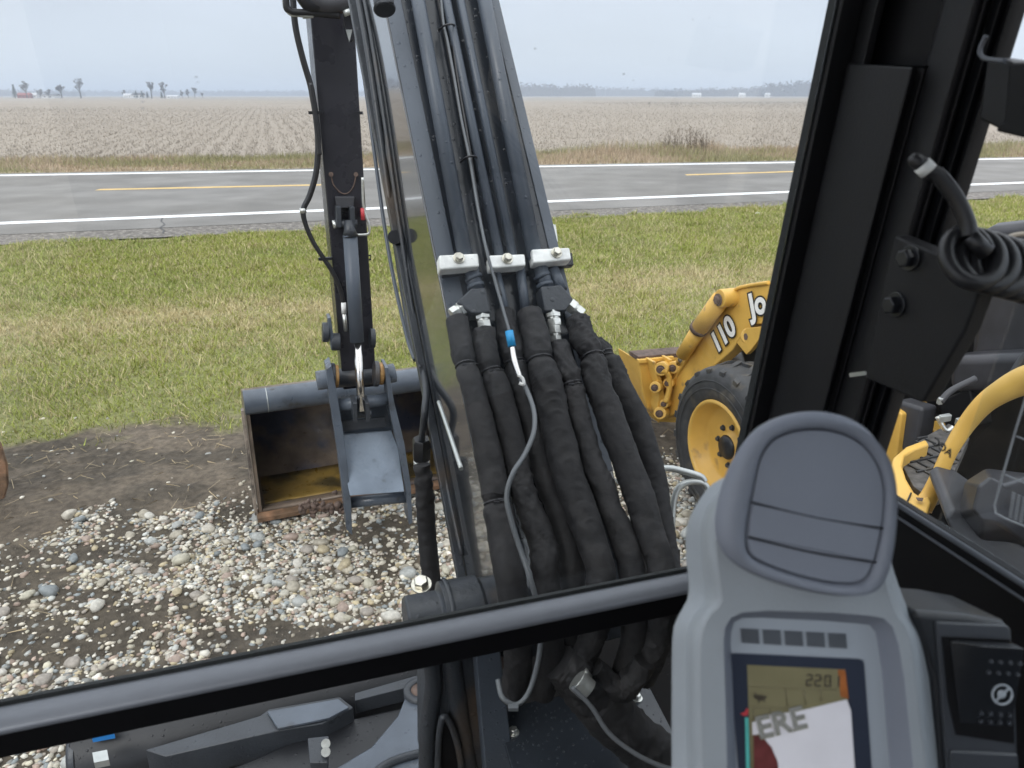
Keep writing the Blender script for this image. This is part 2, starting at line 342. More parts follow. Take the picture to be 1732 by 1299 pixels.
strip('edge_line', lambda X: Lfar(X)-.19, lambda X: Lfar(X)+.21, .004, M['whiteline']).parent = road
def ymid(px, py): p = PG(px, py); return p
yA, yB = PG(165, 321), PG(560, 312.5); yC, yD = PG(1160, 296), PG(1400, 288.5)
for a, b in ((yA, yB), (yC, yD)):
    w_ = Vector((0, .14, 0)); q = MB().add([Vector((a.x, a.y, .004))-w_, Vector((b.x, b.y, .004))-w_, Vector((b.x, b.y, .004))+w_, Vector((a.x, a.y, .004))+w_], [(0, 1, 2, 3)])
    q.build('centre_dash', M['yellowline'], recalc=False).parent = road
# crack in the asphalt
ck = MB()
cp = [PG(277, y)+Vector((random.uniform(-.07, .07), 0, .006)) for y in (369, 374, 380, 385, 390, 395)]
for a, b in zip(cp, cp[1:]):
    w_ = Vector((.010, 0, 0)); ck.add([a-w_, a+w_, b+w_, b-w_], [(0, 1, 2, 3)])
o = ck.build('asphalt_crack', M['ink'], recalc=False); o.parent = road
tag(strip('gravel_shoulder', lambda X: Enear(X)-1.0, lambda X: Enear(X)+.02, -.006, M['shoulder']), kind='structure')

# near ground grid (yard and lawn), ends at the shoulder
lawn_edge = lambda X: 5.95 + .42*X
nx, ny = 420, 400
Xs = np.linspace(-13, 15, nx); t = np.linspace(0, 1, ny)
XX, TT = np.meshgrid(Xs, t); EN = np.array([Enear(x) for x in Xs])[None, :]-.5
YY = .4 + (TT**1.25)*(EN-.4)
def lawn_mask(X, Y):
    e_ = 5.80+.40*X - .25*(X < -2)*(X+2)*-.0
    d = Y - e_ + (fbm(X*1.3, Y*1.3)-.5)*1.3 + (fbm(X*6, Y*6, 3)-.5)*.35
    return sstep(-.12, .12, d)
def lawn_z(X, Y, T=0): return -.02 + (fbm(X*.5, Y*.5, 2)-.5)*.05*sstep(5, 7, Y) - .045*np.exp(-((Y-(8.3+.30*X))/.9)**2) + .01*np.exp(-((Y-(9.6+.30*X))/.5)**2)
def swale(X, Y): return np.exp(-((Y-(8.7+.30*X))/.55)**2)*.8+.35*np.exp(-((Y-(7.6+.30*X))/.5)**2)
def gravel_mask(X, Y):
    d = (4.22 + .24*np.minimum(X, 0.6) - Y) + (fbm(X*1.4+9, Y*1.4, 3)-.5)*1.1
    left = sstep(-.1, .25, d)
    return left
def mud_patch(X, Y): return sstep(.50, .57, fbm(X*3.3+31, Y*4.6+7, 5))
LM = lawn_mask(XX, YY); GM = gravel_mask(XX, YY)*(1-LM); MP = mud_patch(XX, YY)
ZZ = lawn_z(XX, YY) + (fbm(XX*7, YY*7, 4)-.5)*.035*(1-LM)
ZZ -= .02*np.abs(fbm(XX*14, YY*14, 3)-.5)*(1-LM)*2
ZZ = np.where(TT > .93, -.03, ZZ)
def C3(*c): return np.array(c)[None, None, :]
mudc = C3(.120, .098, .075)*(.6+.8*fbm(XX*3, YY*3)[..., None]); dk = C3(.050, .043, .034); sand = C3(.115, .095, .070)
base = mudc*(1-GM[..., None]) + GM[..., None]*(sand*(.5+.7*fbm(XX*5, YY*5)[..., None]))
base = base*(1-MP[..., None]*.75) + dk*MP[..., None]*.75
strawedge = np.exp(-((LM-.35)/.3)**2)[..., None]*(fbm(XX*9, YY*9)[..., None])
base = base*(1-.55*strawedge)+C3(.30, .24, .17)*.55*strawedge
grs = C3(.20, .205, .08)*(.7+.6*fbm(XX*2, YY*2)[..., None]); stw = C3(.36, .31, .18)
sw = np.clip(swale(XX, YY)*.9*(.4+fbm(XX*2, YY*3)), 0, 1)[..., None]
grs = grs*(1-sw)+stw*sw
base = base*(1-LM[..., None]) + grs*LM[..., None]
idx = np.arange(nx*ny).reshape(ny, nx)
faces = np.stack([idx[:-1, :-1].ravel(), idx[:-1, 1:].ravel(), idx[1:, 1:].ravel(), idx[1:, :-1].ravel()], 1)
yard = fast_mesh('yard_ground', np.stack([XX.ravel(), YY.ravel(), ZZ.ravel()], 1), faces, M['tint_ground'], smooth=True, color=base.reshape(-1, 3))
tag(yard, kind='structure')
def ground_z(X, Y):
    return lawn_z(X, Y) + (fbm(X*7, Y*7, 4)-.5)*.035 - .02*np.abs(fbm(X*14, Y*14, 3)-.5)*2

# grass blades: (n) single triangles
def blades(name, X, Y, Z, hgt, wid, col, lean=.5, parent=None):
    n = len(X); th = rng.random(n)*2*PI; ph = rng.random(n)*2*PI
    dx, dy = np.cos(th)*wid/2, np.sin(th)*wid/2; lx, ly = np.cos(ph)*hgt*lean*rng.random(n), np.sin(ph)*hgt*lean*rng.random(n)
    V = np.empty((n, 3, 3)); V[:, 0] = np.stack([X-dx, Y-dy, Z], 1); V[:, 1] = np.stack([X+dx, Y+dy, Z], 1); V[:, 2] = np.stack([X+lx, Y+ly, Z+hgt], 1)
    c = np.repeat(col[:, None, :], 3, 1)
    o = fast_mesh(name, V.reshape(-1, 3), np.arange(3*n).reshape(n, 3), M['tint_grass'], color=c.reshape(-1, 3))
    return tag(o, kind='stuff')
n = 760000
tt = rng.random(n)**.62; X = None
Yb = 4.2 + tt*12.5; X = (rng.random(n)*2-1)*(Yb*.78+.6) ; Yb = Yb + .30*X
ok = (Yb < np.where(X < XR, Enear(0)+(Enear(10)-Enear(0))/10*X, 99)-.35-1.3*fbm(X*1.5, Yb*1.5+50, 3)) & (Yb > 3.5); X, Yb = X[ok], Yb[ok]
lm = lawn_mask(X, Yb); ok = rng.random(len(X)) < lm*1.05; X, Yb = X[ok], Yb[ok]
nb = len(X); f1 = fbm(X*.9, Yb*1.2); f2 = fbm(X*3+40, Yb*5); s_ = np.clip(swale(X, Yb)*1.2*(.35+f2), 0, 1); rr = rng.random(nb)
straw = (rr < (.27 + .65*s_ + .45*(f2-.45))).astype(float)[:, None]
green = np.stack([.155+.10*f1+.05*rr, .185+.07*f1+.04*rr, .052+.02*rr], 1); sc_ = np.stack([.42+.1*rr, .36+.08*rr, .20+.05*rr], 1)
gc = (green*np.array([[1.12, 1.22, 1.0]])*(1-straw)+sc_*1.08*straw)*(.8+.4*rng.random(nb))[:, None]
gz = lawn_z(X, Yb)-.004
blades('lawn_grass', X, Yb, gz, (.018+.030*rng.random(nb)**1.5)*(1+Yb*.03)*(.55+1.0*f2)*(1+.8*(fbm(X*7, Yb*7, 2) > .68)), .0032+.0009*Yb*(.5+rng.random(nb)), gc, 1.3)
# fallen leaves and bits on the lawn
nl_ = 1500; Xl = rng.random(nl_)*14-6; Yl = 5+rng.random(nl_)*8+.3*Xl; kl = lawn_mask(Xl, Yl) > .8; Xl, Yl = Xl[kl], Yl[kl]; nl_ = len(Xl)
Vl = np.stack([Xl, Yl, lawn_z(Xl, Yl)+.035], 1)[:, None, :] + (rng.random((nl_, 3, 3))-.5)*np.array([.045, .045, .02])
tag(fast_mesh('fallen_leaves', Vl.reshape(-1, 3), np.arange(nl_*3).reshape(nl_, 3), M['tint_grass'], color=np.repeat(np.array([[.26, .19, .11]])*(.4+rng.random((nl_, 1))), 3, 0)), kind='stuff')
# straw and twigs lying on the soil
n = 9000; X = rng.random(n)*9-4.2; Yt = 2.4+rng.random(n)*4.2+.3*X
lm = lawn_mask(X, Yt); dens = np.exp(-((lm-.2)/.35)**2)*.5 + .25*sstep(.55, .7, fbm(X*1.7+3, Yt*1.7)); gm = gravel_mask(X, Yt)
ok = (rng.random(n) < dens*(1-.8*gm)) & (lm < .95) & (Yt > 2); X, Yt = X[ok], Yt[ok]; n = len(X)
th = rng.random(n)*PI; Ls = .03+.09*rng.random(n); V = np.empty((n, 4, 3)); z0 = ground_z(X, Yt)+.010
dx, dy = np.cos(th)*Ls/2, np.sin(th)*Ls/2; wx, wy = -np.sin(th)*.0016, np.cos(th)*.0016
for k, (a, b) in enumerate(((-1, -1), (1, -1), (1, 1), (-1, 1))): V[:, k] = np.stack([X+a*dx+b*wx, Yt+a*dy+b*wy, z0+(a+1)*.006*rng.random(n)], 1)
c = np.array([.34, .27, .17])[None]*(.5+.8*rng.random((n, 1)))
tag(fast_mesh('dry_straw', V.reshape(-1, 3), np.arange(4*n).reshape(n, 4), M['tint_grass'], color=np.repeat(c, 4, 0)), kind='stuff')

# pebbles
def ico(sub):
    bm = bmesh.new(); bmesh.ops.create_icosphere(bm, subdivisions=sub, radius=1); bm.verts.ensure_lookup_table()
    v = np.array([p.co[:] for p in bm.verts]); f = np.array([[q.index for q in ff.verts] for ff in bm.faces]); bm.free(); return v, f
def rocky(v, seed, amt=.22):
    o_ = Vector((seed*7.3, seed*3.1, 1.7)); w_ = np.array([1+amt*mnoise.noise(Vector(p)*1.1+o_)*2 for p in v]); return v*w_[:, None]
n = 82000
X = rng.random(n)*5.6-3.9; Yp = 1.7+rng.random(n)*3.3
X2 = .5+rng.random(9000)*1.5; Y2 = 2.2+rng.random(9000)*2.6
X = np.concatenate([X, X2]); Yp = np.concatenate([Yp, Y2])
gm = gravel_mask(X, Yp)*(1-lawn_mask(X, Yp)); mp = mud_patch(X, Yp)
pr = gm*(1-.80*mp) + .006
keep = (rng.random(len(X)) < pr) & (np.abs(X) < Yp*.85+.5); X, Yp = X[keep], Yp[keep]; n = len(X)
Rr = .0062 + .0098*rng.random(n)**1.3 + .013*(rng.random(n)**8) + .024*(rng.random(n)**70)
order = np.argsort(-Rr); X, Yp, Rr = X[order], Yp[order], Rr[order]
inview = np.array([(lambda d: abs(d[0]/d[1]) < .68 and d[2] < .50)(((x), (y*CP+2.1*SP), (2.1*CP-y*SP)/(y*CP+2.1*SP))) for x, y in zip(X, Yp)])
big = np.where(inview)[0][:300]; rest = np.setdiff1d(np.arange(n), big)
v1, f1_ = ico(2)
pm = []
for k in range(7):
    vv = rocky(v1, k+1, .2)*np.array([1, .72+.05*(k % 3), .5+.06*(k % 3)])
    o = fast_mesh('stone', vv, f1_, M['pebble1'], smooth=True); me = o.data; bpy.data.objects.remove(o); pm.append(me)
zz = ground_z(X, Yp)
for i in big:
    o = bpy.data.objects.new('stone', pm[random.randrange(7)]); COL.objects.link(o); o.parent = yard
    r_ = Rr[i]*1.15; o.location = (X[i], Yp[i], zz[i]+r_*.22); o.scale = (r_, r_, r_); o.rotation_euler = (random.uniform(-.3, .3), random.uniform(-.3, .3), random.uniform(0, 6.28))
v0, f0_ = ico(1)
vars_ = [rocky(v0, k+20, .25)*np.array([1, .72, .55]) for k in range(12)]
m_ = len(rest); nv = len(v0); V = np.empty((m_, nv, 3)); th = rng.random(m_)*2*PI; pick = rng.integers(0, 12, m_); bank = np.stack(vars_)
bv = bank[pick]; cth, sth = np.cos(th)[:, None], np.sin(th)[:, None]; rs = Rr[rest][:, None]
V[:, :, 0] = X[rest][:, None]+rs*(bv[:, :, 0]*cth-bv[:, :, 1]*sth); V[:, :, 1] = Yp[rest][:, None]+rs*(bv[:, :, 0]*sth+bv[:, :, 1]*cth); V[:, :, 2] = zz[rest][:, None]+rs*(.02+bv[:, :, 2])
FF = (f0_[None]+(np.arange(m_)*nv)[:, None, None]).reshape(-1, 3)
pc = np.array(pal)[rng.integers(0, len(pal), m_)]*(.62+.62*rng.random((m_, 1)))*np.array([[1, .97, .91]])
o = fast_mesh('gravel', V.reshape(-1, 3), FF, M['tint_stone'], smooth=True, color=np.repeat(pc, nv, 0)); tag(o, kind='stuff')
# fine crushed stone between the pebbles
nf = 34000; Xf_ = rng.random(nf)*5.6-3.9; Yf_ = 1.9+rng.random(nf)*3.4; kf = (rng.random(nf) < gravel_mask(Xf_, Yf_)*.9+.10) & (lawn_mask(Xf_, Yf_) < .3) & (np.abs(Xf_) < Yf_*.75+.3); Xf_, Yf_ = Xf_[kf], Yf_[kf]; nf = len(Xf_)
Vf = np.stack([Xf_, Yf_, ground_z(Xf_, Yf_)+.001], 1)[:, None, :] + (rng.random((nf, 4, 3))-.5)*(.004+.008*rng.random((nf, 1, 1)))
Ff = (np.array([[0, 1, 2], [0, 3, 1], [1, 3, 2], [2, 3, 0]])[None]+(np.arange(nf)*4)[:, None, None]).reshape(-1, 3)
cf_ = np.array([[.17, .145, .115]])*(.25+1.3*rng.random((nf, 1)))
tag(fast_mesh('crushed_stone', Vf.reshape(-1, 3), Ff, M['tint_stone'], color=np.repeat(cf_, 4, 0)), kind='stuff')
# white litter on the verge and lawn
for px, py, s0 in ((1281, 362, .045), (92, 902, .02)):
    p = PG(px, py)
    oo = MB(); oo.add([p+Vector((x*s0, y*s0, z*s0)) for x, y, z in ((-1, -.5, 0), (1, -.6, .1), (1.1, .5, .3), (-.8, .7, .2), (0, 0, .9))], [(0, 1, 4), (1, 2, 4), (2, 3, 4), (3, 0, 4), (3, 2, 1, 0)])
    if px > 500: tag(oo.build('litter_scrap', M['white']), 'small white scrap of litter on the grass by the road', 'litter')

# crop field
m, N, L_, B = newmat('stubble_field')
geo = N.new('ShaderNodeTexCoord'); mpn = N.new('ShaderNodeMapping'); mpn.inputs['Rotation'].default_value = (0, 0, math.radians(-18)); L_.new(geo.outputs['Object'], mpn.inputs[0])
wv = N.new('ShaderNodeTexWave'); wv.wave_type = 'BANDS'; wv.bands_direction = 'X'; wv.inputs['Scale'].default_value = .105; wv.inputs['Distortion'].default_value = 1.2; wv.inputs['Detail'].default_value = 3; wv.inputs['Detail Scale'].default_value = .6; L_.new(mpn.outputs[0], wv.inputs['Vector'])
wv2 = N.new('ShaderNodeTexWave'); wv2.inputs['Scale'].default_value = .42; wv2.inputs['Distortion'].default_value = .6; wv2.inputs['Detail'].default_value = 2; L_.new(mpn.outputs[0], wv2.inputs['Vector'])
na = N.new('ShaderNodeTexNoise'); na.inputs['Scale'].default_value = 1.6; na.inputs['Detail'].default_value = 10; na.inputs['Roughness'].default_value = .75; L_.new(geo.outputs['Object'], na.inputs['Vector'])
mp2 = N.new('ShaderNodeMapping'); mp2.inputs['Scale'].default_value = (.006, .045, 1); mp2.inputs['Rotation'].default_value = (0, 0, math.radians(-4)); L_.new(geo.outputs['Object'], mp2.inputs[0])
nl = N.new('ShaderNodeTexNoise'); nl.inputs['Scale'].default_value = 1; nl.inputs['Detail'].default_value = 6; L_.new(mp2.outputs[0], nl.inputs['Vector'])
r1 = N.new('ShaderNodeValToRGB'); r1.color_ramp.elements[0].position = .30; r1.color_ramp.elements[0].color = (.235, .198, .160, 1); r1.color_ramp.elements[1].position = .70; r1.color_ramp.elements[1].color = (.35, .31, .262, 1)
def mathn(op, a, b):
    q = N.new('ShaderNodeMath'); q.operation = op
    for k, v in enumerate((a, b)):
        if isinstance(v, (int, float)): q.inputs[k].default_value = v
        else: L_.new(v, q.inputs[k])
    return q.outputs[0]
sv = mathn('ADD', mathn('MULTIPLY', na.outputs['Fac'], .64), mathn('ADD', mathn('MULTIPLY', wv.outputs['Fac'], .035), mathn('ADD', mathn('MULTIPLY', wv2.outputs['Fac'], .03), mathn('MULTIPLY', nl.outputs['Fac'], .30))))
L_.new(sv, r1.inputs[0]); L_.new(r1.outputs[0], B.inputs['Base Color']); B.inputs['Roughness'].default_value = .95; B.inputs['Specular IOR Level'].default_value = .1
M['field'] = m
# gently rolling sheet
xs = np.linspace(-900, 900, 121); ys = Lfar(0)+2.0+np.linspace(0, 1, 90)**2.4*700
GX, GY = np.meshgrid(xs, ys); fx = np.where(np.abs(GX) < 60, GX*.19, np.sign(GX)*60*.19); GY2 = GY + fx*(1-(GY-ys[0])/700)
GZ = -.03 + (fbm(GX*.01, GY*.008, 2)-.5)*.7*sstep(60, 260, GY)
idx = np.arange(GX.size).reshape(GX.shape); ff = np.stack([idx[:-1, :-1].ravel(), idx[:-1, 1:].ravel(), idx[1:, 1:].ravel(), idx[1:, :-1].ravel()], 1)
tag(fast_mesh('crop_field', np.stack([GX.ravel(), GY2.ravel(), GZ.ravel()], 1), ff, M['field'], smooth=True), kind='structure')
# verge soil
M['verge'] = mat('verge_soil', (.30, .25, .17), .95, var=.35, vscale=1.2, bump=1, bscale=8)
tag(strip('verge_ground', Efar, lambda X: Lfar(X)+5.5, -.012, M['verge']), kind='structure')
# stubble and verge grasses
n = 110000; Y0 = 30+(rng.random(n)**1.9)*230; Xf = (rng.random(n)*2-1)*(Y0*.72+3); rx = np.floor(Xf/.76)*.76+.17*rng.standard_normal(n)
a_ = math.radians(18); X3 = rx*math.cos(a_)-Y0*math.sin(a_)*0 - (Y0-30)*math.tan(a_)*.9; Y3 = Y0+X3*.12
v = rng.random((n, 1)); blades('corn_stubble', X3, Y3, np.full(n, -.04), .05+.10*rng.random(n), .016+.0008*Y0, np.array([[.34, .30, .25]])*(.74+.34*v), .9)
n = 70000; Xv = (rng.random(n)*2-1)*26; o1 = rng.random(n); Yv = Lfar(0)+(Lfar(10)-Lfar(0))/10*Xv+.75+o1*4.6
right = sstep(1, 4, Xv); hump = fbm(Xv*.45, Yv*.3); hh = (.05+.13*rng.random(n))*(1+.3*right)*(.6+1.0*hump)*(1+.5*right*sstep(.5, .8, hump+.12)) * (.5+o1)
kk = fbm(Xv*.25+5, Yv*.5)[:, None]; v = rng.random((n, 1))
vc = np.where(kk+.25*v > .62, np.array([[.30, .28, .14]]), np.array([[.46, .36, .25]]))*(.6+.6*v)
blades('verge_grass', Xv, Yv, np.full(n, -.02), hh, .025+.02*rng.random(n), vc, .7)
# tall dead weeds at the field edge
for i, (px, w_) in enumerate(((1155, 1.0), (1180, .8), (1128, .5), (1192, .5))):
    b = PG(px, 262); wm = MB()
    for k in range(int(16*w_)+4):
        q = b+Vector((random.uniform(-.35, .35)*w_, random.uniform(-.3, .3), -.03)); hgt = random.uniform(.5, 1.1)*(.6+.4*w_); top = q+Vector((random.uniform(-.25, .25), random.uniform(-.1, .1), hgt))
        wm.tube([q, q.lerp(top, .5)+Vector((.03, 0, 0)), top], [.009, .008, .005], n=3, sub=1)
        for j in range(4):
            c = q.lerp(top, random.uniform(.5, 1)); wm.tube([c, c+Vector((random.uniform(-.12, .12), 0, random.uniform(.03, .15)))], [.008, .004], n=3, sub=1)
    lab = ['densest clump of tall dead weeds at the field edge across the road', 'looser clump of tall dead weeds just right of the densest clump', 'short sparse dead weeds left of the densest clump', 'short sparse dead weeds, rightmost clump at the field edge'][i]
    M.setdefault('weed', mat('dead_weed', (.19, .15, .11), .9, var=.3, vscale=4))
    tag(wm.build('weed_clump', M['weed']), lab, 'weeds', 'dead weeds at the field edge')

# ------------------------------------------------------------------ far trees and houses
def bare_tree(name, px, D, hgt, label, spread=.42, seed=1, dens=1.0):
    r_ = random.Random(seed); base = Vector(((px-866)/1390*D, D, -.1)); t_ = thing(name, base, label, 'tree', 'bare trees on the horizon')
    tr = MB(); cr_ = MB()
    tr.tube([base, base+Vector((0, 0, hgt*.45)), base+Vector((hgt*.02, 0, hgt*.8))], [hgt*.035, hgt*.025, hgt*.01], n=5, sub=1)
    def br(p, d, L, rad, k):
        q = p+d*L; cr_.tube([p, q], [max(rad, .075), max(rad*.6, .06)], n=3, sub=1)
        if k <= 0: return
        for _ in range(3 if r_.random() < dens else 2):
            nd = (d+Vector((r_.uniform(-1, 1), r_.uniform(-1, 1), r_.uniform(-.1, 1.0)))*.75).normalized(); br(q, nd, L*r_.uniform(.6, .8), rad*.62, k-1)
    for i in range(9):
        h0 = hgt*r_.uniform(.16, .66); a0 = r_.uniform(0, 6.28); br(base+Vector((0, 0, h0)), Vector((math.cos(a0)*spread*1.5, math.sin(a0)*spread*1.5, 1)).normalized(), hgt*.17, hgt*.014, 4)
    tr.build('trunk', M['bark'], t_); cr_.build('crown', M['bark'], t_, recalc=False)
def conifer(px, D, hgt, label, seed=1, wide=.26):
    r_ = random.Random(seed); base = Vector(((px-866)/1390*D, D, -.1)); t_ = thing('conifer_tree', base, label, 'tree', 'evergreens on the horizon')
    MB().tube([base, base+Vector((0, 0, hgt*.9))], [hgt*.03, hgt*.01], n=5, sub=1).build('trunk', M['bark'], t_)
    c = MB()
    for i in range(420):
        u = r_.random()**.7; rad = hgt*wide*(1-u)*r_.uniform(.5, 1.1)+.05; a0 = r_.uniform(0, 6.28); p = base+Vector((math.cos(a0)*rad, math.sin(a0)*rad, hgt*(.06+.94*u)))
        s0 = hgt*.07; d = Vector((math.cos(a0), math.sin(a0), -.35)); sd_ = Vector((-math.sin(a0), math.cos(a0), 0))
        c.add([p-d*s0-sd_*s0*.7, p+d*s0, p-d*s0+sd_*s0*.7], [(0, 1, 2)])
    c.build('crown', M['conifer'], t_, recalc=False)
D = 520
def H(px_h): return px_h*D/1390
bare_tree('bare_tree', 45, D, H(27), 'bare tree just right of the leftmost evergreen', seed=3)
conifer(25, D, H(22), 'leftmost evergreen tree on the horizon', 1)
bare_tree('bare_tree', 68, D+20, H(16), 'low bushy bare tree between the red barn and the wide bare tree', .6, 8)
bare_tree('bare_tree', 82, D+30, H(15), 'second low bare tree right of the red barn', .6, 18)
bare_tree('bare_tree', 104, D, H(22), 'wide forked bare tree left of the tall thin bare tree', .55, 5)
bare_tree('bare_tree', 136, D, H(31), 'tall thin bare tree between the two farmsteads', .22, 6, .4)
bare_tree('bare_tree', 210, D+60, H(14), 'small thin bare tree left of the white farmhouse', .3, 31, .4)
bare_tree('bare_tree', 256, D, H(25), 'left one of the pair of full bare trees right of the white farmhouse', .35, 9)
bare_tree('bare_tree', 278, D, H(24), 'right one of the pair of full bare trees right of the white farmhouse', .35, 10)
conifer(230, D, H(12), 'squat evergreen beside the white farmhouse', 4, .5); conifer(240, D+3, H(12), 'round evergreen right of the squat one at the farmhouse', 14, .45)
conifer(249, D, H(11), 'small narrow evergreen left of the pair of full bare trees', 5, .3); conifer(273, D, H(11), 'small evergreen between the pair of full bare trees', 6, .3)
for i, (px, h_) in enumerate(((308, 12), (318, 13), (329, 17), (342, 9))): bare_tree('bare_tree', px, D+80, H(h_)*1.15, ['first', 'second', 'tallest, third', 'last and lowest'][i]+' of four small bare trees left of the dark dipper arm', .45, 40+i)
def house(px, D, wpx, hpx, wall, roof, name, label, cat='house'):
    w_ = wpx*D/1390; h_ = hpx*D/1390; b = Vector(((px-866)/1390*D, D, -.1)); t_ = thing(name, b, label, cat)
    MB().box(b+Vector((0, 0, h_*.3)), w_, w_*.6, h_*.6).build('wall', wall, t_)
    MB().prism([b+Vector((-w_*.54, -w_*.34, h_*.6)), b+Vector((-w_*.54, w_*.34, h_*.6)), b+Vector((-w_*.54, 0, h_))], (w_*1.08, 0, 0)).build('roof', roof, t_)
    for k in (-.28, .02, .3): MB().box(b+Vector((k*w_, -w_*.305, h_*.32)), w_*.09, .08, h_*.22).build('window', M['windark'], t_)
house(42, D+15, 20, 9, M['barnred'], M['barnred'], 'barn', 'low red barn by the leftmost evergreen', 'barn')
house(57, D+18, 12, 9, M['housewhite'], M['roofmetal'], 'shed', 'white shed touching the red barn', 'shed')
house(80, D+60, 34, 7, M['housewhite'], M['roofgrey'], 'farmhouse', 'long low white farm building left of the wide forked tree')
house(216, D+20, 12, 8, M['housewhite'], M['roofmetal'], 'farmhouse', 'white farmhouse left of the squat evergreen')
house(234, D+14, 18, 9, M['housewhite'], M['roofgrey'], 'farmhouse', 'farmhouse behind the squat evergreens')
house(292, D+40, 18, 5, M['housewhite'], M['roofmetal'], 'shed', 'low pale shed right of the pair of full bare trees', 'shed')
for px, wpx, i in ((1178, 14, 0), (1255, 10, 1), (1298, 8, 2)):
    house(px, 800, wpx, 7, M['housewhite'], M['roofmetal'], 'farmhouse', ['leftmost white farmhouse before the woods right of the boom', 'middle white farmhouse before the woods right of the boom', 'rightmost small white farmhouse before the woods right of the boom'][i])
# distant woods read as one mass
def woods(name, x0, x1, D, h0, h1, seed, peaks=0):
    r_ = random.Random(seed); w_ = MB(); n_ = int((x1-x0)*1.5)
    for i in range(n_):
        px = x0+(x1-x0)*i/n_ + r_.uniform(-1, 1); k = i/n_; hp = (h0*(1-k)+h1*k)*r_.uniform(.55, 1.15); hg = hp*D/1390
        b = Vector(((px-866)/1390*D, D+r_.uniform(-30, 30), -1))
        for j in range(14):
            c = b+Vector((r_.uniform(-1, 1)*hg*.5, r_.uniform(-1, 1)*hg*.3, hg*r_.uniform(.1, 1.0))); s0 = hg*.17
            w_.add([c+Vector((r_.uniform(-s0, s0), r_.uniform(-s0, s0), r_.uniform(-s0, s0))) for _ in range(3)], [(0, 1, 2)])
        w_.add([b+Vector((-hg*.4, 0, 0)), b+Vector((hg*.4, 0, 0)), b+Vector((hg*.25, 0, hg*.75)), b+Vector((-hg*.25, 0, hg*.75))], [(0, 1, 2, 3)])
    tag(w_.build(name, M['bark'], recalc=False), kind='stuff')
woods('distant_woods', -150, 130, 1500, 12, 10, 1); woods('distant_woods', 120, 440, 2000, 9, 9, 2); woods('distant_woods', 430, 700, 2000, 9, 9, 3)
woods('distant_woods', 840, 1000, 1300, 20, 17, 4); woods('distant_woods', 1000, 1120, 1700, 13, 12, 5); woods('distant_woods', 1110, 1300, 1300, 11, 15, 6); woods('distant_woods', 1290, 1420, 1200, 18, 30, 7)
woods('distant_woods', 1400, 1900, 1200, 25, 16, 8)
# haze
hz = MB().box((0, 2300, 15), 5200, 4900, 36)
m = bpy.data.materials.new('haze_air'); m.use_nodes = True; m.node_tree.nodes.clear(); o_ = m.node_tree.nodes.new('ShaderNodeOutputMaterial'); pv = m.node_tree.nodes.new('ShaderNodeVolumePrincipled')
pv.inputs['Color'].default_value = (.80, .88, 1, 1); pv.inputs['Density'].default_value = .00075; m.node_tree.links.new(pv.outputs[0], o_.inputs['Volume'])
tag(hz.build('haze', m), kind='stuff')
# ================================================================== EXCAVATOR (the machine the photo is taken from)
EX = thing('excavator', cab(.1, 0, 0), 'dark grey excavator seen from inside its cab, boom with black sleeved hoses rising in front', 'excavator')
Ub = Vector((0, 0, 0)) + F*.585 + U*.811; Nb = F*-.811 + U*.585     # along the boom, out of its rear face
BF0 = cab(.424, 1.496, 1.83)
def BF(px, py, off=0): return PP(px, py, BF0+Nb*off, Nb)
def bl(r, t, off=0): return cab(.424+(r-.424)*1.06+.012-.032*t, 1.496, 1.83) + Ub*t + Nb*off    # boom local
tB, tT = -1.05, 1.6
bm_ = MB()
rc = .424
# boom box: front plate and side plates with a welded lower flange
def boxring(t): return [bl(.300, t, 0), bl(.548, t, 0), bl(.548, t, -.30), bl(.300, t, -.30)]
boom = MB().loft([boxring(-.80), boxring(tT)], smooth=False).build('boom', M['paintgloss'], EX, bevel=.003)
# rear face plate a few mm proud, darkened for shade between the pipes
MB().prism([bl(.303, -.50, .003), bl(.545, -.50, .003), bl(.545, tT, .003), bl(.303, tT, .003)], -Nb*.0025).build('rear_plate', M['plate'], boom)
for ra, rb2 in ((.3025, .338), (.524, .5455)): MB().prism([bl(ra, -.50, .0065), bl(rb2, -.50, .0065), bl(rb2-.004, tT, .0065), bl(ra, tT, .0065)], -Nb*.003).build('edge_strip', M['paint'], boom, bevel=.0012)  # face edges clear of the painted shade, left in the lighter boom paint
fl = MB()
fl.loft([[bl(.282, t_, -.285), bl(.299, t_, -.285), bl(.299, t_, -.306), bl(.282, t_, -.306)] for t_ in (-.80, tT)], smooth=False)
fl.build('lower_flange', M['castpaint'], boom, bevel=.002)
MB().tube([bl(.299, -.58, -.262), bl(.299, tT, -.262)], .004, n=8, sub=1).build('weld_seam', M['castpaint'], boom)
# pipes on the rear face
def pipe(p0, p1, rad, off, m='paint', name='pipe', ext=.8):
    a, b = BF(*p0, off), BF(*p1, off); d = (b-a); b = a + d*(1+ext)
    return MB().tube([a, b], rad, n=20, sub=1).build(name, M[m], boom)
pipe((788, 440), (707, 0), .0150, .031)
pipe((846, 440), (755, 0), .0095, .028)
pipe((869, 440), (779, 0), .0088, .028)
pipe((906, 440), (819, 0), .0155, .031)
pipe((826, 440), (742, 0), .0045, .012, 'blackrubber')
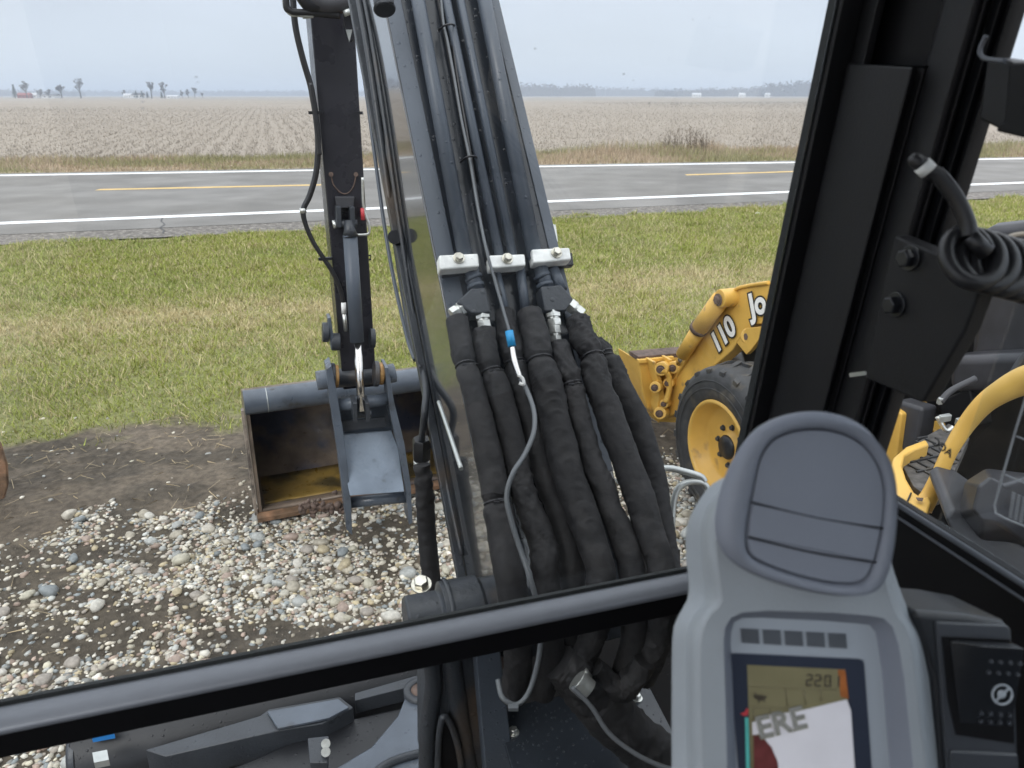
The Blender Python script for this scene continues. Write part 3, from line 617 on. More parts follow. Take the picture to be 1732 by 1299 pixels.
# raised strip on left of the face
# saddles with bolts
def clamp(quad, bolt, offb=.0, th=.045):
    pts = [BF(x, y, .052) for x, y in quad]
    MB().prism(pts, -Nb*.030).build('clamp', M['galv'], boom, bevel=.004)
    c = BF(*bolt, .052); MB().hexbolt(c, Nb, .0085, .012).build('bolt', M['boltzinc'], boom, bevel=.0008)
    lo = [BF(x+4, y+9, .020) for x, y in quad]; MB().prism(lo, -Nb*.016).build('clamp_base', M['blackpaint'], boom, bevel=.002)
clamp([(742, 431), (809, 428), (811, 451), (744, 456)], (776, 437))
clamp([(827, 431), (888, 429), (890, 449), (829, 454)], (858, 438))
clamp([(899, 421), (964, 418), (967, 439), (903, 445)], (941, 428))
MB().prism([BF(932, 378, -.02), BF(940, 380, -.02), BF(944, 408, -.02), BF(936, 410, -.02)], -Nb*.02).build('side_tab', M['galv'], boom, bevel=.001)
# lower pipe stubs
for p0, p1, rd in (((797, 455), (806, 492), .0145), ((838, 452), (858, 540), .0085), ((879, 452), (890, 530), .0095), ((912, 445), (926, 492), .0145), ((935, 455), (950, 492), .012)):
    a, b = BF(*p0, .022), BF(*p1, .022); MB().tube([a, b], rd, n=16, sub=1).build('pipe', M['paint'], boom)
for a_, b_ in (((800, 468), (803, 474)), ((804, 482), (806, 488)), ((916, 465), (919, 471)), ((921, 480), (923, 486))):
    MB().cyl(BF(*a_, .022), BF(*b_, .022), .0175, n=18).build('pipe_collar', M['paint'], boom)
# Y shaped manifold blocks
def block(poly, off=.050, th=.04):
    MB().prism([BF(x, y, off) for x, y in poly], -Nb*th).build('hose_manifold', M['castpaint'], boom, bevel=.004)
block([(772, 511), (797, 487), (822, 486), (831, 529), (799, 531)]); block([(914, 484), (949, 481), (971, 505), (957, 526), (922, 527)])
def fitting(p0, p1, r0=.015, off=.035):
    a, b = BF(*p0, off), BF(*p1, off-.002); d = b-a; f = MB(); n_ = 6
    f.tube([a, a+d*.42], r0, n=6, sub=1, smooth=False); f.cyl(a+d*.42, a+d*.55, r0*.8, n=16); f.tube([a+d*.55, b], r0*.92, n=6, sub=1, smooth=False)
    f.build('hose_fitting', M['zinc'], boom, bevel=.0006)
fitting((786, 519), (764, 533)); fitting((815, 528), (820, 556)); fitting((962, 514), (984, 532)); fitting((934, 527), (938, 552), .016); fitting((937, 552), (941, 583), .013)
# embossed mark on the manifold and drops are in the material
# ---- hoses in black sleeves
def zface(px, py): return (BF(px, py, 0)-CAM).dot(ray(px, py))/ray(px, py).length_squared
HOSES = []
def hose(pts, rpx, ties=(), z_end=1.25, back=0, seed=0, name='sleeved_hose', lab=None, parent=None):
    W, Rd = [], []
    for i, (x, y) in enumerate(pts):
        zf = zface(x, min(y, 640)) - .045
        k = min(max((y-540)/460, 0), 1); z = zf*(1-k)+z_end*k if y <= 1000 else z_end+(y-1000)*.00035
        z += back; W.append(P(x, y, z)); Rd.append((rpx[i] if isinstance(rpx, (list, tuple)) else rpx)*z/FPX)
    tw = [P(x, y, 1.4) for x, y in ties]
    def wr(L, th, p):
        q = Vector((math.cos(th)*1.1, math.sin(th)*1.1, L*26+th*.55+seed*9))
        a = mnoise.noise(q*.8)*.12 + mnoise.noise(q*3.1)*.045 - .04
        sh = math.sin(th+seed)*.9
        for f_, am, tw_ in ((27, .085, 1.8), (52, .07, -2.6)):
            v_ = 1-abs(mnoise.noise(Vector((math.cos(th)*.55+seed*3, sh*.55+f_, L*f_+sh*tw_))))*4.0
            a += max(v_, 0)*am
        mk = mnoise.noise(Vector((L*5.5, seed*4.1, .3)))*1.6+.45+(.8 if L < .10 else 0); a = (a-.05)*min(max(mk, .50), 1.3)
        w = 1+a
        pp = (p-CAM); s_ = pp.dot(Vector((0, CP, -SP))); py = 649.5+FPX*(-(pp.dot(Vector((0, SP, CP)))))/s_
        for (tx, ty) in ties:
            d = (py-ty)/7.0; w *= 1-.24*math.exp(-d*d) ; d2 = (py-ty)/26.0; w *= 1+.07*math.exp(-d2*d2)
        return w
    o = MB().tube(W, Rd, n=36, sub=30, wr=wr).build(name, M['sleeve'], parent or EX, label=lab)
    for tx, ty in ties:
        j = min(range(len(pts)), key=lambda q: abs(pts[q][1]-ty)); c = W[j]; j2 = min(j+1, len(W)-1); j1 = max(j-1, 0); ax = (W[j2]-W[j1]).normalized()
        a0 = ax.cross(Vector((1, .2, 0))).normalized(); b0 = ax.cross(a0); rr_ = Rd[j]*.90
        ring = [c+a0*(math.cos(2*PI*k/20)*rr_)+b0*(math.sin(2*PI*k/20)*rr_) for k in range(21)]
        tb = MB().tube(ring, .0016, n=6, sub=1); q = c-ray(tx, ty).normalized()*rr_*1.02
        tb.box(q, .009, .006, .005); tb.tube([q, q+R*.012+U*.003, q+R*.024], .0011, n=5, sub=2)
        tb.build('cable_tie', M['sleevetie'], o)
    return o
hose([(772, 541), (780, 581), (787, 618), (799, 654), (815, 718), (826, 768), (838, 832), (840, 850), (852, 915), (864, 984), (873, 1060), (876, 1120), (868, 1180)], [19, 20, 19, 20, 23, 24, 25, 24, 27, 27, 26, 25, 24], [(787, 618), (840, 850)], seed=1)
hose([(818, 561), (823, 601), (831, 628), (841, 654), (854, 701), (868, 752), (878, 802), (885, 832), (895, 858), (914, 915), (924, 980), (930, 1060), (928, 1120), (915, 1175)], [20, 21, 19, 22, 23, 22, 22, 24, 24, 25, 24, 25, 25, 22], [(831, 628)], z_end=1.27, seed=2)
hose([(854, 527), (861, 574), (871, 614), (880, 654), (892, 701), (909, 752), (922, 802), (932, 832), (940, 850), (960, 915), (968, 975), (965, 1060), (945, 1130)], [17, 20, 20, 20, 21, 20, 21, 21, 21, 22, 22, 22, 20], [(871, 614)], z_end=1.30, seed=3, back=.012)
hose([(894, 529), (905, 567), (913, 611), (925, 648), (935, 701), (948, 752), (961, 802), (971, 832), (980, 858), (1001, 915), (1016, 969), (1012, 1040), (1000, 1080), (975, 1135)], [22, 25, 25, 27, 27, 28, 28, 28, 28, 27, 26, 24, 22, 20], [(913, 611)], z_end=1.26, seed=4)
hose([(944, 583), (955, 621), (966, 651), (975, 688), (988, 735), (1002, 785), (1022, 832), (1031, 862), (1048, 896), (1066, 954), (1075, 1020), (1070, 1090), (1050, 1150)], [19, 20, 21, 21, 20, 21, 22, 21, 23, 24, 23, 22, 20], [(966, 651)], z_end=1.28, seed=5)
hose([(975, 541), (988, 574), (1002, 604), (1012, 648), (1028, 695), (1042, 735), (1059, 778), (1079, 832), (1088, 862), (1101, 908), (1118, 954), (1120, 1020), (1108, 1090), (1085, 1150)], [21, 23, 22, 24, 24, 25, 25, 26, 26, 26, 25, 24, 24, 22], [(1002, 604)], z_end=1.27, seed=6)
hose([(1005, 578), (1018, 600), (1034, 630), (1055, 672), (1075, 715), (1090, 762), (1103, 812), (1112, 862), (1122, 915), (1130, 960), (1135, 1030), (1125, 1100)], [16, 21, 23, 25, 26, 25, 24, 24, 23, 22, 22, 20], [(1022, 606)], z_end=1.38, back=.03, seed=7)
# large sleeved bundle below running right
hose([(945, 1120), (985, 1155), (1030, 1210), (1085, 1255), (1150, 1300), (1230, 1340)], [34, 42, 44, 42, 42, 40], [], z_end=1.20, seed=8, name='sleeved_bundle', back=.05)
hose([(1005, 1130), (1045, 1165), (1070, 1150), (1090, 1120)], [20, 24, 24, 20], [], z_end=1.24, seed=9, name='sleeved_bundle')
f = MB().cyl(P(975, 1150, 1.23), P(995, 1168, 1.23), .018, n=24); f.build('hose_collar', M['zinc'], EX, bevel=.001)
MB().tube([P(x, y, 1.15) for x, y in ((967, 1162), (1000, 1195), (1030, 1240), (1075, 1275), (1125, 1298), (1180, 1310))], .0036, n=10).build('cable', M['greycable'], EX)
# ---- sensor cable down the middle
cb = MB().tube([BF(x, y, o_) for x, y, o_ in ((735, -160, .03), (748, 20, .03), (757, 70, .035), (768, 130, .035), (780, 200, .035), (794, 268, .035), (806, 340, .04), (822, 420, .065), (838, 478, .065), (850, 520, .075), (862, 562, .09))], .0030, n=10).build('cable', M['greycable'], EX)
MB().tube([BF(x, y, .03) for x, y in ((742, -160), (762, 30), (772, 120), (792, 240), (806, 330), (818, 400), (838, 470), (846, 500))], .0034, n=10).build('cable', M['blackrubber'], EX)
for y, x in ((45, 756), (268, 793)):
    MB().tube([BF(x-14, y+6, .02), BF(x-4, y-2, .05), BF(x+8, y-4, .05), BF(x+16, y, .02)], .0022, n=6).build('cable_tie', M['sleevetie'], cb)
zc = 1.36
MB().cyl(P(861, 560, zc+.03), P(866, 586, zc+.025), .0075, n=16).build('tape_band', M['bluetape'], cb)
MB().tube([P(866, 586, zc+.025), P(870, 610, zc+.015), P(880, 640, zc)], [.005, .006, .0045], n=12).build('ferrule', M['chrome'], cb)
MB().tube([P(876, 634, zc-.01), P(884, 640, zc-.01), P(886, 650, zc-.01), P(878, 648, zc-.01)], .003, n=6).build('foil_tab', M['white'], cb)
MB().tube([P(x, y, z) for x, y, z in ((880, 640, zc), (892, 662, 1.35), (903, 695, 1.32), (903, 730, 1.29), (888, 768, 1.26), (868, 800, 1.23), (857, 840, 1.22), (866, 885, 1.215), (882, 935, 1.21), (899, 985, 1.20), (912, 1040, 1.21), (914, 1090, 1.215), (905, 1140, 1.22), (892, 1175, 1.22), (873, 1192, 1.22), (850, 1180, 1.22), (842, 1150, 1.24))], .0042, n=12).build('cable', M['greycable'], EX)
MB().box(P(868, 1197, 1.2), .016, .009, .006).build('cable_clip', M['greycable'], EX)
# ---- left side lines of the boom
Rs = R
def SD(px, py, r=.285): return PP(px, py, cab(r, 0, 0), Rs)
def SB(px, py, g=.012): return SD(px, py, float(np.interp(py, [0, 400, 750, 950], [.283, .298, .318, .326]))-g)
sp = EX
MB().tube([SB(x, y, .008) for x, y in ((558, -160), (605, 60), (653, 400), (686, 560), (702, 609))], .005, n=12).build('steel_pipe', M['paint'], sp)
MB().tube([SB(x, y, .010) for x, y in ((573, -160), (618, 60), (662, 360), (694, 560), (719, 640))]+[SD(718, 700, .282), SD(713, 745, .282)], .008, n=14).build('steel_pipe', M['castpaint'], sp)
MB().tube([SB(x, y, .006) for x, y in ((583, -160), (628, 60), (673, 360), (704, 560), (730, 690), (752, 800), (782, 940))], .005, n=12).build('steel_pipe', M['castpaint'], sp)
a, b = SD(713, 742, .282), SD(713, 777, .282)
MB().tube([a, a.lerp(b, .12), a.lerp(b, .9), b], [.018, .022, .022, .018], n=6, sub=1, smooth=False).build('hex_fitting', M['blackpaint'], sp, bevel=.001)
MB().cyl(b, SD(713, 787, .282), .0185, n=20).build('hose_ring', M['zinc'], sp)
hs = [(714, 786), (716, 810), (719, 850), (722, 900), (727, 955), (733, 1010)]; W = [SD(x, y, .275) for x, y in hs]
MB().tube(W, [.019, .021, .021, .021, .022, .02], n=24, sub=24, wr=lambda L, th, p: 1+mnoise.noise(Vector((math.cos(th), math.sin(th), L*60)))*.15*(1.6 if L < .1 else .7)).build('sleeved_hose', M['sleeve'], sp)
MB().tube([SD(742, 680, .27), SD(756, 720, .265), SD(780, 793, .26)], .0038, n=10).build('grease_rod', M['grille'], sp)
MB().cyl(SD(669, 401, .289), SD(668, 401, .281), .017, n=24).build('round_cap', M['blackpaint'], sp, bevel=.001)
# ---- boom foot boss and swing post
c0 = cab(.155, 1.10, 1.245); c1 = cab(.30, 1.10, 1.245)
boss = MB(); A = R
boss.lathe(c0, A, [(0, .0), (0, .044), (.004, .048), (.058, .048), (.062, .052), (.064, .062), (.13, .062), (.136, .056), (.18, .056)], n=40)
boss = boss.build('boom_foot_boss', M['castpaint'], EX, bevel=.001)
pt = PP(713, 990, cab(0, 1.07, 1.285), Vector((0, .3, 1)).normalized()); MB().hexbolt(pt, Vector((0, -.35, 1)), .015, .018).build('bolt', M['boltzinc'], boss, bevel=.001)
MB().lathe(cab(.226, 1.10, 1.245), A, [(0, .0645), (.004, .067), (.008, .0645)], n=40).build('weld_seam', M['castpaint'], boss)
# lower part of the boom side / foot casting
def CF(px, py, f): return PP(px, py, cab(0, f, 0), F)
foot = MB(); foot.prism([CF(x, y, 1.09) for x, y in ((722, 1075), (845, 1060), (850, 1150), (872, 1320), (722, 1320))], F*.10)
foot = foot.build('swing_post', M['castpaint'], EX, bevel=.008)
rb = MB()
rb.tube([CF(x, y, 1.092) for x, y in ((722, 1085), (733, 1150), (724, 1230), (722, 1320))], .016, n=16); rb.tube([CF(x, y, 1.094) for x, y in ((760, 1085), (768, 1150), (780, 1230), (795, 1320))], .018, n=16)
rb.tube([CF(x, y, 1.07) for x, y in ((740, 1320), (742, 1250), (750, 1212), (764, 1230), (776, 1270), (782, 1320))], .006, n=10)
rb.build('casting_rib', M['castpaint'], foot)
MB().prism([CF(x, y, 1.076) for x, y in ((744, 1320), (745, 1250), (751, 1218), (762, 1232), (773, 1270), (778, 1320))], F*.012).build('recess', M['cabdeep'], foot)  # flat black plate standing in for the dark of an arched cut-out
MB().prism([CF(x, y, 1.05) for x, y in ((800, 1060), (842, 1055), (872, 1320), (822, 1320))], F*.03).build('side_web', M['paint'], foot, bevel=.004)
# swing frame plates behind the hoses
back = MB(); back.prism([CF(x, y, 1.42) for x, y in ((830, 960), (1150, 930), (1160, 1340), (840, 1340))], F*.03)
back.build('swing_frame', M['blackpaint'], EX)
MB().cyl(CF(800, 1128, 1.2), CF(860, 1112, 1.2), .022, n=20).build('pin', M['dirtplate'], EX)
MB().prism([CF(x, y, 1.30) for x, y in ((1008, 985), (1030, 980), (1042, 1070), (1016, 1075))], F*.02).build('bracket', M['paint'], EX, bevel=.002)
MB().prism([CF(x, y, 1.31) for x, y in ((1040, 880), (1056, 885), (1050, 960), (1036, 962))], F*.02).build('bracket', M['bucketblue'], EX, bevel=.002)
hD = .98
deck = MB().prism([PG(x, y, hD) for x, y in ((838, 1200), (1090, 1145), (1142, 1245), (1165, 1350), (880, 1350))], -U*.012).build('deck_plate', M['wetdeck'], EX, bevel=.002)
for x, y in ((868, 1240), (1077, 1182)): MB().hexbolt(PG(x, y, hD), U, .0085, .012).build('bolt', M['zinc'], deck, bevel=.0008)
for k, (x, y) in enumerate(((982, 1136),)): MB().cyl(P(x, y, 1.27), P(x+10, y+14, 1.27), .012-.002*k, n=16).build('hose_fitting', M['zinc'], EX)
# ---- dipper arm (stick)
sr, sf = .337, 3.56
def SK(r, f, h): return cab(sr+r, sf+f, h)
def sring(h, w, d): return [SK(-w, -.10, h), SK(w, -.10, h), SK(w, -.10+d, h), SK(-w, -.10+d, h)]
st = MB().loft([sring(.80, .078, .14), sring(1.05, .080, .20), sring(2.0, .084, .26), sring(3.4, .092, .30)], smooth=False).build('dipper_arm', M['stick'], EX, bevel=.006)
def SF(px, py, off=0): return PP(px, py, SK(0, -.10-off, 0), F)
# U shaped weld mark, bracket and clevis
MB().tube([SF(x, y, .002) for x, y in ((560, 296), (564, 312), (574, 324), (583, 328), (592, 324), (599, 312), (602, 296))], .003, n=6).build('weld_seam', M['dirtplate'], st)
for x in (560, 602): MB().cyl(SF(x, 295, 0), SF(x, 295, .012), .010, n=14).build('grease_cap', M['dirtplate'], st)
MB().prism([SF(x, y, .03) for x, y in ((567, 333), (600, 333), (598, 352), (570, 352))], F*.03).build('cylinder_bracket', M['darkplastic'], st, bevel=.003)
for x in (573, 596): MB().prism([SF(x-4, 350, .07), SF(x+4, 350, .07), SF(x+5, 385, .07), SF(x-3, 385, .07)], F*.07).build('bracket_ear', M['castpaint'], st, bevel=.003)
MB().cyl(SF(566, 378, .05), SF(604, 378, .05), .016, n=18).build('pin', M['castpaint'], st)
MB().cyl(SF(563, 380, .05), SF(568, 379, .05), .018, n=16).build('bolt_head', M['zinc'], st)
# thumb cylinder
th_ = MB().tube([SF(589, 372, .06), SF(591, 388, .065), SF(593, 400, .065)], [.018, .024, .034], n=24, sub=1).build('thumb_cylinder', M['castpaint'], EX)
MB().tube([SF(592, 398, .065), SF(604, 578, .11)], [.031, .031], n=28, sub=1).build('barrel', M['paint'], th_)
MB().tube([SF(604.5, 576, .11), SF(612, 696, .21)], .0180, n=20, sub=1).build('rod', M['chrome'], th_)
MB().tube([SF(x, y, .05) for x, y in ((602, 397), (614, 397), (624, 394), (624, 380), (617, 360), (614, 340), (613, 300))], .006, n=8).build('hydraulic_line', M['zinc'], EX)
MB().tube([SF(613, 352, .05), SF(614, 372, .05)], .009, n=8, sub=1).build('red_sleeve', M['red'], EX)
# bosses near the foot of the stick
for x0, x1, y, r_ in ((545, 556, 562, .045), (560, 575, 578, .040), (625, 634, 572, .045)): MB().cyl(SF(x0, y, .03), SF(x1, y, .03), r_, n=26).build('pin_boss', M['castpaint'], st, bevel=.004)
MB().prism([SF(x, y, .06) for x, y in ((554, 538), (560, 537), (567, 590), (560, 592))], F*.08).build('link_plate', M['bucketblue'], st, bevel=.004)
# hose down the left of the stick, with stand-off clamps
def SH(px, py, off=.02): return SF(px, py, off)
MB().tube([SH(x, y) for x, y in ((494, -30), (499, 40), (511, 95), (524, 140), (529, 165), (534, 195), (538, 240), (535, 290), (524, 330), (513, 355), (517, 380), (530, 410), (548, 438), (565, 465), (577, 495), (582, 520))], [.0125]*9+[.012]+[.010]*6, n=12).build('hydraulic_hose', M['blackrubber'], EX)
MB().tube([SH(x, y, .04) for x, y in ((526, 140), (531, 180), (537, 230), (541, 262))], .009, n=8).build('hydraulic_hose', M['blackrubber'], EX)
MB().tube([SH(512, 352), SH(513, 360)], .014, n=12, sub=1).build('hose_collar', M['zinc'], EX)
MB().tube([SH(581, 512, .03), SH(582, 530, .03)], .011, n=12, sub=1).build('hose_end', M['white'], EX); MB().tube([SH(582, 530, .03), SH(585, 560, .03)], .009, n=12, sub=1).build('hose_end', M['zinc'], EX)
for (x0, y0, x1, y1) in ((524, 191, 545, 190), (540, 438, 562, 437), (604, 190, 613, 192)): MB().box(SH((x0+x1)/2, (y0+y1)/2, .02), (x1-x0)*3.5/FPX, .02, .012, X=R).build('hose_clamp', M['blackpaint'], st)
MB().tube([SH(x, y, -.02) for x, y in ((617, 432), (627, 432), (627, 439), (618, 439))], .004, n=6, sub=1).build('wire_loop', M['blackpaint'], st)
# bundle of hoses and loops at the joint above
top = []
for pts, rd, mm in (([(483, -40), (484, 8), (490, 18), (500, 21), (530, 22), (575, 26)], .013, 'blackrubber'), ([(478, -40), (481, 6), (490, 22), (505, 25), (530, 27)], .008, 'grille'), ([(500, -30), (520, 3), (535, 8), (560, 6), (590, 8)], .03, 'blackpaint'), ([(555, -20), (552, 10), (560, 18), (568, 6), (580, 8), (592, 14), (585, 22)], .007, 'rust'),
                ([(600, -30), (596, 10), (606, 22), (612, 8), (605, -10)], .012, 'blackpaint'), ([(570, -30), (575, 2), (590, 10), (604, 0)], .02, 'darkplastic'), ([(640, -30), (620, 8), (600, 18)], .008, 'blackrubber'), ([(560, 2), (576, 14), (590, 4)], .018, 'dirtplate'), ([(520, -20), (545, 6), (600, 0)], .035, 'darkplastic')):
    MB().tube([SF(x, y, .22) for x, y in pts], rd, n=10, sub=5).build('hydraulic_hose', M[mm], EX)
MB().cyl(SF(586, 16, .24), SF(590, 26, .24), .016, n=16).build('hose_end', M['grille'], EX)
MB().prism([SF(x, y, .15) for x, y in ((575, -20), (618, -20), (606, 55), (596, 72), (588, 66), (583, 45))], F*.04).build('joint_plate', M['stick'], EX, bevel=.004)
MB().prism([SF(x, y, .19) for x, y in ((585, 50), (596, 50), (591, 71))], F*.01).build('plate_tip', M['grille'], EX)
MB().prism([SF(x, y, .19) for x, y in ((510, 22), (527, 24), (526, 30), (513, 31))], F*.03).build('light_bracket', M['grille'], EX)
MB().prism([CF(x, y, 2.6) for x, y in ((601, -60), (626, -60), (617, 40), (612, 40))], F*.03).build('joint_plate', M['blackpaint'], EX, bevel=.004)
a = bl(.27, .50, -.15); MB().cyl(SD(642, -60, .262), SD(650, 12, .262), .020, n=28).build('reflection_cylinder', M['castpaint'], EX, bevel=.006)  # added solid standing in for a reflection in the glossy boom side
MB().cyl(SD(650, 12, .262), SD(651, 18, .262), .022, n=28).build('reflection_cap', M['castpaint'], EX, bevel=.006)
# ---- bucket
B0 = Vector((-.83, 3.80, 0)); ya = math.radians(22); Rb_ = Vector((math.cos(ya), math.sin(ya), 0)); Fb_ = Vector((-math.sin(ya), math.cos(ya), 0))
def BK(r, f, h): return B0+Rb_*r+Fb_*f+U*h
prof = [(-.02, .03), (.12, .012), (.30, .03), (.44, .12), (.53, .26), (.54, .40), (.46, .53), (.32, .61), (.16, .645), (.06, .648), (.0, .625), (-.01, .59)]
hw = .54
prf2 = []
for i in range(len(prof)-1):
    for k in range(4):
        t_ = k/4; p0, p1, p2, p3 = prof[max(i-1, 0)], prof[i], prof[i+1], prof[min(i+2, len(prof)-1)]
        prf2.append(tuple(.5*((2*p1[j])+(p2[j]-p0[j])*t_+(2*p0[j]-5*p1[j]+4*p2[j]-p3[j])*t_*t_+(3*p1[j]-p0[j]-3*p2[j]+p3[j])*t_**3) for j in range(2)))
prf2.append(prof[-1])
cx, cy = .25, .34
inner = [(x+(cx-x)*.04, y+(cy-y)*.04) for x, y in prf2]
ringp = prf2 + inner[::-1]
bk = MB().loft([[BK(s_*hw, f_, h_) for f_, h_ in ringp] for s_ in (-1, 1)]).build('bucket', M['bucketin'], EX, bevel=.0)
# yellowed floor lining inside (a wear plate following the curve)
flo = [(x+(cx-x)*.055, y+(cy-y)*.055) for x, y in prf2[2:10]]
MB().loft([[BK(s_*(hw-.02), f_, h_) for f_, h_ in flo+[(x+.0, y-.003) for x, y in flo[::-1]]] for s_ in (-1, 1)]).build('floor_liner', M['bucketgold'], bk)
for s_ in (-1, 1):
    MB().prism([BK(s_*hw, f_, h_) for f_, h_ in prf2], Rb_*(s_*.018)).build('side_plate', M['bucketin'], bk, bevel=.002)
    MB().prism([BK(s_*(hw+.02)-.004, f_, h_) for f_, h_ in ((-.03, .02), (.02, .02), (.025, .30), (.01, .62), (-.03, .62), (-.03, .3))], Rb_*.016*s_).build('side_cutter', M['wornedge'], bk, bevel=.003)
MB().prism([BK(-hw-.03, f_, h_) for f_, h_ in ((-.075, .0), (.03, .008), (.03, .030), (-.075, .026))], Rb_*(2*hw+.06)).build('cutting_edge', M['rust'], bk, bevel=.002)
MB().cyl(BK(-hw-.02, .022, .640), BK(hw+.02, .022, .640), .063, n=32).build('top_tube', M['bucketblue'], bk, bevel=.003)
MB().cyl(BK(-hw+.09, .022, .640), BK(-hw+.094, .022, .640), .0642, n=32).build('tube_weld', M['grille'], bk)
MB().tube([BK(-hw+.02, .44, .46), BK(0, .44, .47), BK(hw-.02, .44, .46)], .006, n=6).build('weld_seam', M['dirtplate'], bk)
# ---- thumb
def TP(px, py, Y): return PP(px, py, Vector((0, Y, 0)), Vector((0, 1, 0)))
TY = 3.37
tn = Fb_
def TT_(px, py, off=0): return PP(px, py, SK(0, -.20-off, 0), F)
pins = [(535, 641, 556), (655, 630, 669)]
for x0, y, x1 in pins: MB().cyl(TT_(x0, y+3), TT_(x1, y), .044, n=28).build('pin_boss', M['bucketblue'], st, bevel=.006)
for x0, x1, y in ((560, 572, 636), (632, 648, 632)):
    MB().cyl(TT_(x0, y), TT_(x0+(x1-x0)*.5, y), .060, n=26).build('pin_collar', M['castpaint'], st, bevel=.004); MB().cyl(TT_(x0+(x1-x0)*.5, y), TT_(x1, y), .052, n=26).build('bush', M['brass'], st, bevel=.003)
MB().cyl(TT_(548, 642, -.12), TT_(660, 632, -.12), .045, n=24).build('cross_pin', M['castpaint'], st)
thumb = MB().prism([TT_(x, y, -.03+.14*(y-730)/115) for x, y in ((578, 735), (662, 728), (674, 760), (684, 832), (592, 839), (580, 780))], F*.02-U*.004).build('thumb', M['thumbplate'], EX, bevel=.004)
for poly in (((552, 625), (561, 618), (569, 660), (580, 725), (588, 790), (594, 850), (596, 906), (586, 896), (582, 850), (574, 780), (564, 715), (556, 665)), ((651, 622), (657, 622), (667, 680), (684, 750), (695, 820), (698, 885), (692, 888), (686, 830), (676, 765), (660, 700))):
    MB().prism([TT_(x, y, .075) for x, y in poly], F*.13).build('side_plate', M['bucketblue'], thumb, bevel=.003)
MB().cyl(TT_(566, 686, .02), TT_(660, 674, .02), .030, n=22).build('cross_tube', M['bucketblue'], thumb)
MB().cyl(TT_(590, 850, .01), TT_(692, 840, .01), .028, n=22).build('cross_tube', M['bucketblue'], thumb)
MB().prism([TT_(x, y, -.05) for x, y in ((566, 690), (660, 680), (664, 740), (574, 745))], F*.02).build('back_web', M['bucketblue'], thumb)
MB().prism([TT_(x, y, .012) for x, y in ((577, 713), (652, 706), (654, 722), (579, 730))], F*.02).build('stiffener', M['castpaint'], thumb, bevel=.002)
for x in (601, 622): MB().prism([TT_(x-4, 682, .13), TT_(x+3, 682, .13), TT_(x+4, 714, .12), TT_(x-3, 714, .12)], F*.11).build('clevis_ear', M['castpaint'], thumb, bevel=.003)
MB().cyl(TT_(597, 702, .07), TT_(628, 700, .07), .020, n=20).build('clevis_pin', M['castpaint'], thumb, bevel=.003)
# mud hanging on the lip
md = MB()
for k in range(60):
    x = random.uniform(505, 585); y = random.gauss(858, 7); c = TT_(x, y, .0); s0 = random.uniform(.006, .02)
    v_, f_ = ico(1); md.add([c+Vector(rr_)*s0 for rr_ in rocky(v_, k, .4)], [tuple(q) for q in f_], True)
tag(md.build('mud_clods', M['dirtplate'], EX), kind='stuff')
# ---- dozer blade in front of the tracks, seen through the lower pane
def bladeP(r, f, h): return cab(r, f, h)
bq = PG(118, 1262, .42); rb0 = bq.dot(R); fb0 = bq.dot(F)
pr_ = [(.0, .42), (-.05, .46), (-.12, .44), (-.17, .36), (-.19, .24), (-.17, .10), (-.13, .0), (-.10, .0), (-.12, .20), (-.08, .36), (.0, .38)]
bld = MB().loft([[cab(rb0+x_, fb0+.10+f_, h_) for f_, h_ in pr_] for x_ in (0, 1.75)], smooth=False).build('dozer_blade', M['blackpaint'], EX, bevel=.012, ang=50)
MB().lathe(cab(rb0-.005, fb0+.03, .36), R, [(0, 0), (0, .085), (.008, .09), (.02, .09)], n=30).build('end_cap', M['castpaint'], bld)
def BH(px, py, h): return PG(px, py, h)
MB().prism([BH(x, y, .46) for x, y in ((245, 1268), (440, 1210), (455, 1199), (575, 1178), (598, 1196), (560, 1216), (545, 1224), (470, 1236), (280, 1279))], -U*.09).build('stiffening_rib', M['castpaint'], bld, bevel=.004)
MB().prism([BH(x, y, .47) for x, y in ((452, 1203), (572, 1182), (590, 1196), (556, 1214), (470, 1232))], -U*.008).build('cover_plate', M['bucketblue'], bld, bevel=.002)
MB().prism([BH(x, y, .45) for x, y in ((600, 1172), (712, 1140), (716, 1158), (700, 1160), (600, 1185))], -U*.05).build('stiffening_rib', M['castpaint'], bld, bevel=.003)
MB().prism([BH(x, y, .48) for x, y in ((556, 1305), (628, 1262), (672, 1210), (693, 1158), (712, 1146), (730, 1158), (730, 1320), (560, 1320))], -U*.05).build('blade_arm', M['bucketblue'], bld, bevel=.008)
MB().lathe(BH(712, 1168, .485), U, [(-.02, .05), (.006, .05), (.008, .044), (.006, .03), (-.01, .03)], n=30).build('pin_eye', M['castpaint'], bld)
MB().lathe(BH(712, 1168, .485), U, [(-.02, .0), (-.02, .029), (.004, .029), (.004, 0)], n=24).build('pin', M['dirtplate'], bld)
MB().tube([BH(x, y, .485) for x, y in ((610, 1330), (660, 1290), (735, 1268))], .012, n=8).build('arm_edge', M['castpaint'], bld)
MB().prism([BH(x, y, .50) for x, y in ((520, 1248), (556, 1244), (554, 1290), (524, 1290))], -U*.03).build('latch', M['castpaint'], bld, bevel=.003)
for y in (1258, 1272): MB().cyl(BH(551, y, .50), BH(551, y, .52), .012, n=14).build('latch_bolt', M['zinc'], bld)
MB().prism([cab(rb0+.72, fb0-.12, .41), cab(rb0+1.7, fb0-.12, .41), cab(rb0+1.7, fb0-.5, .41), cab(rb0+.05, fb0-.3, .41)], -U*.06).build('track_frame', M['blackpaint'], EX, bevel=.01)
lab = MB().prism([cab(rb0+.115+x_, fb0-.055, h_) for x_, h_ in ((0, .405), (.085, .405), (.085, .455), (0, .455))], F*.003)
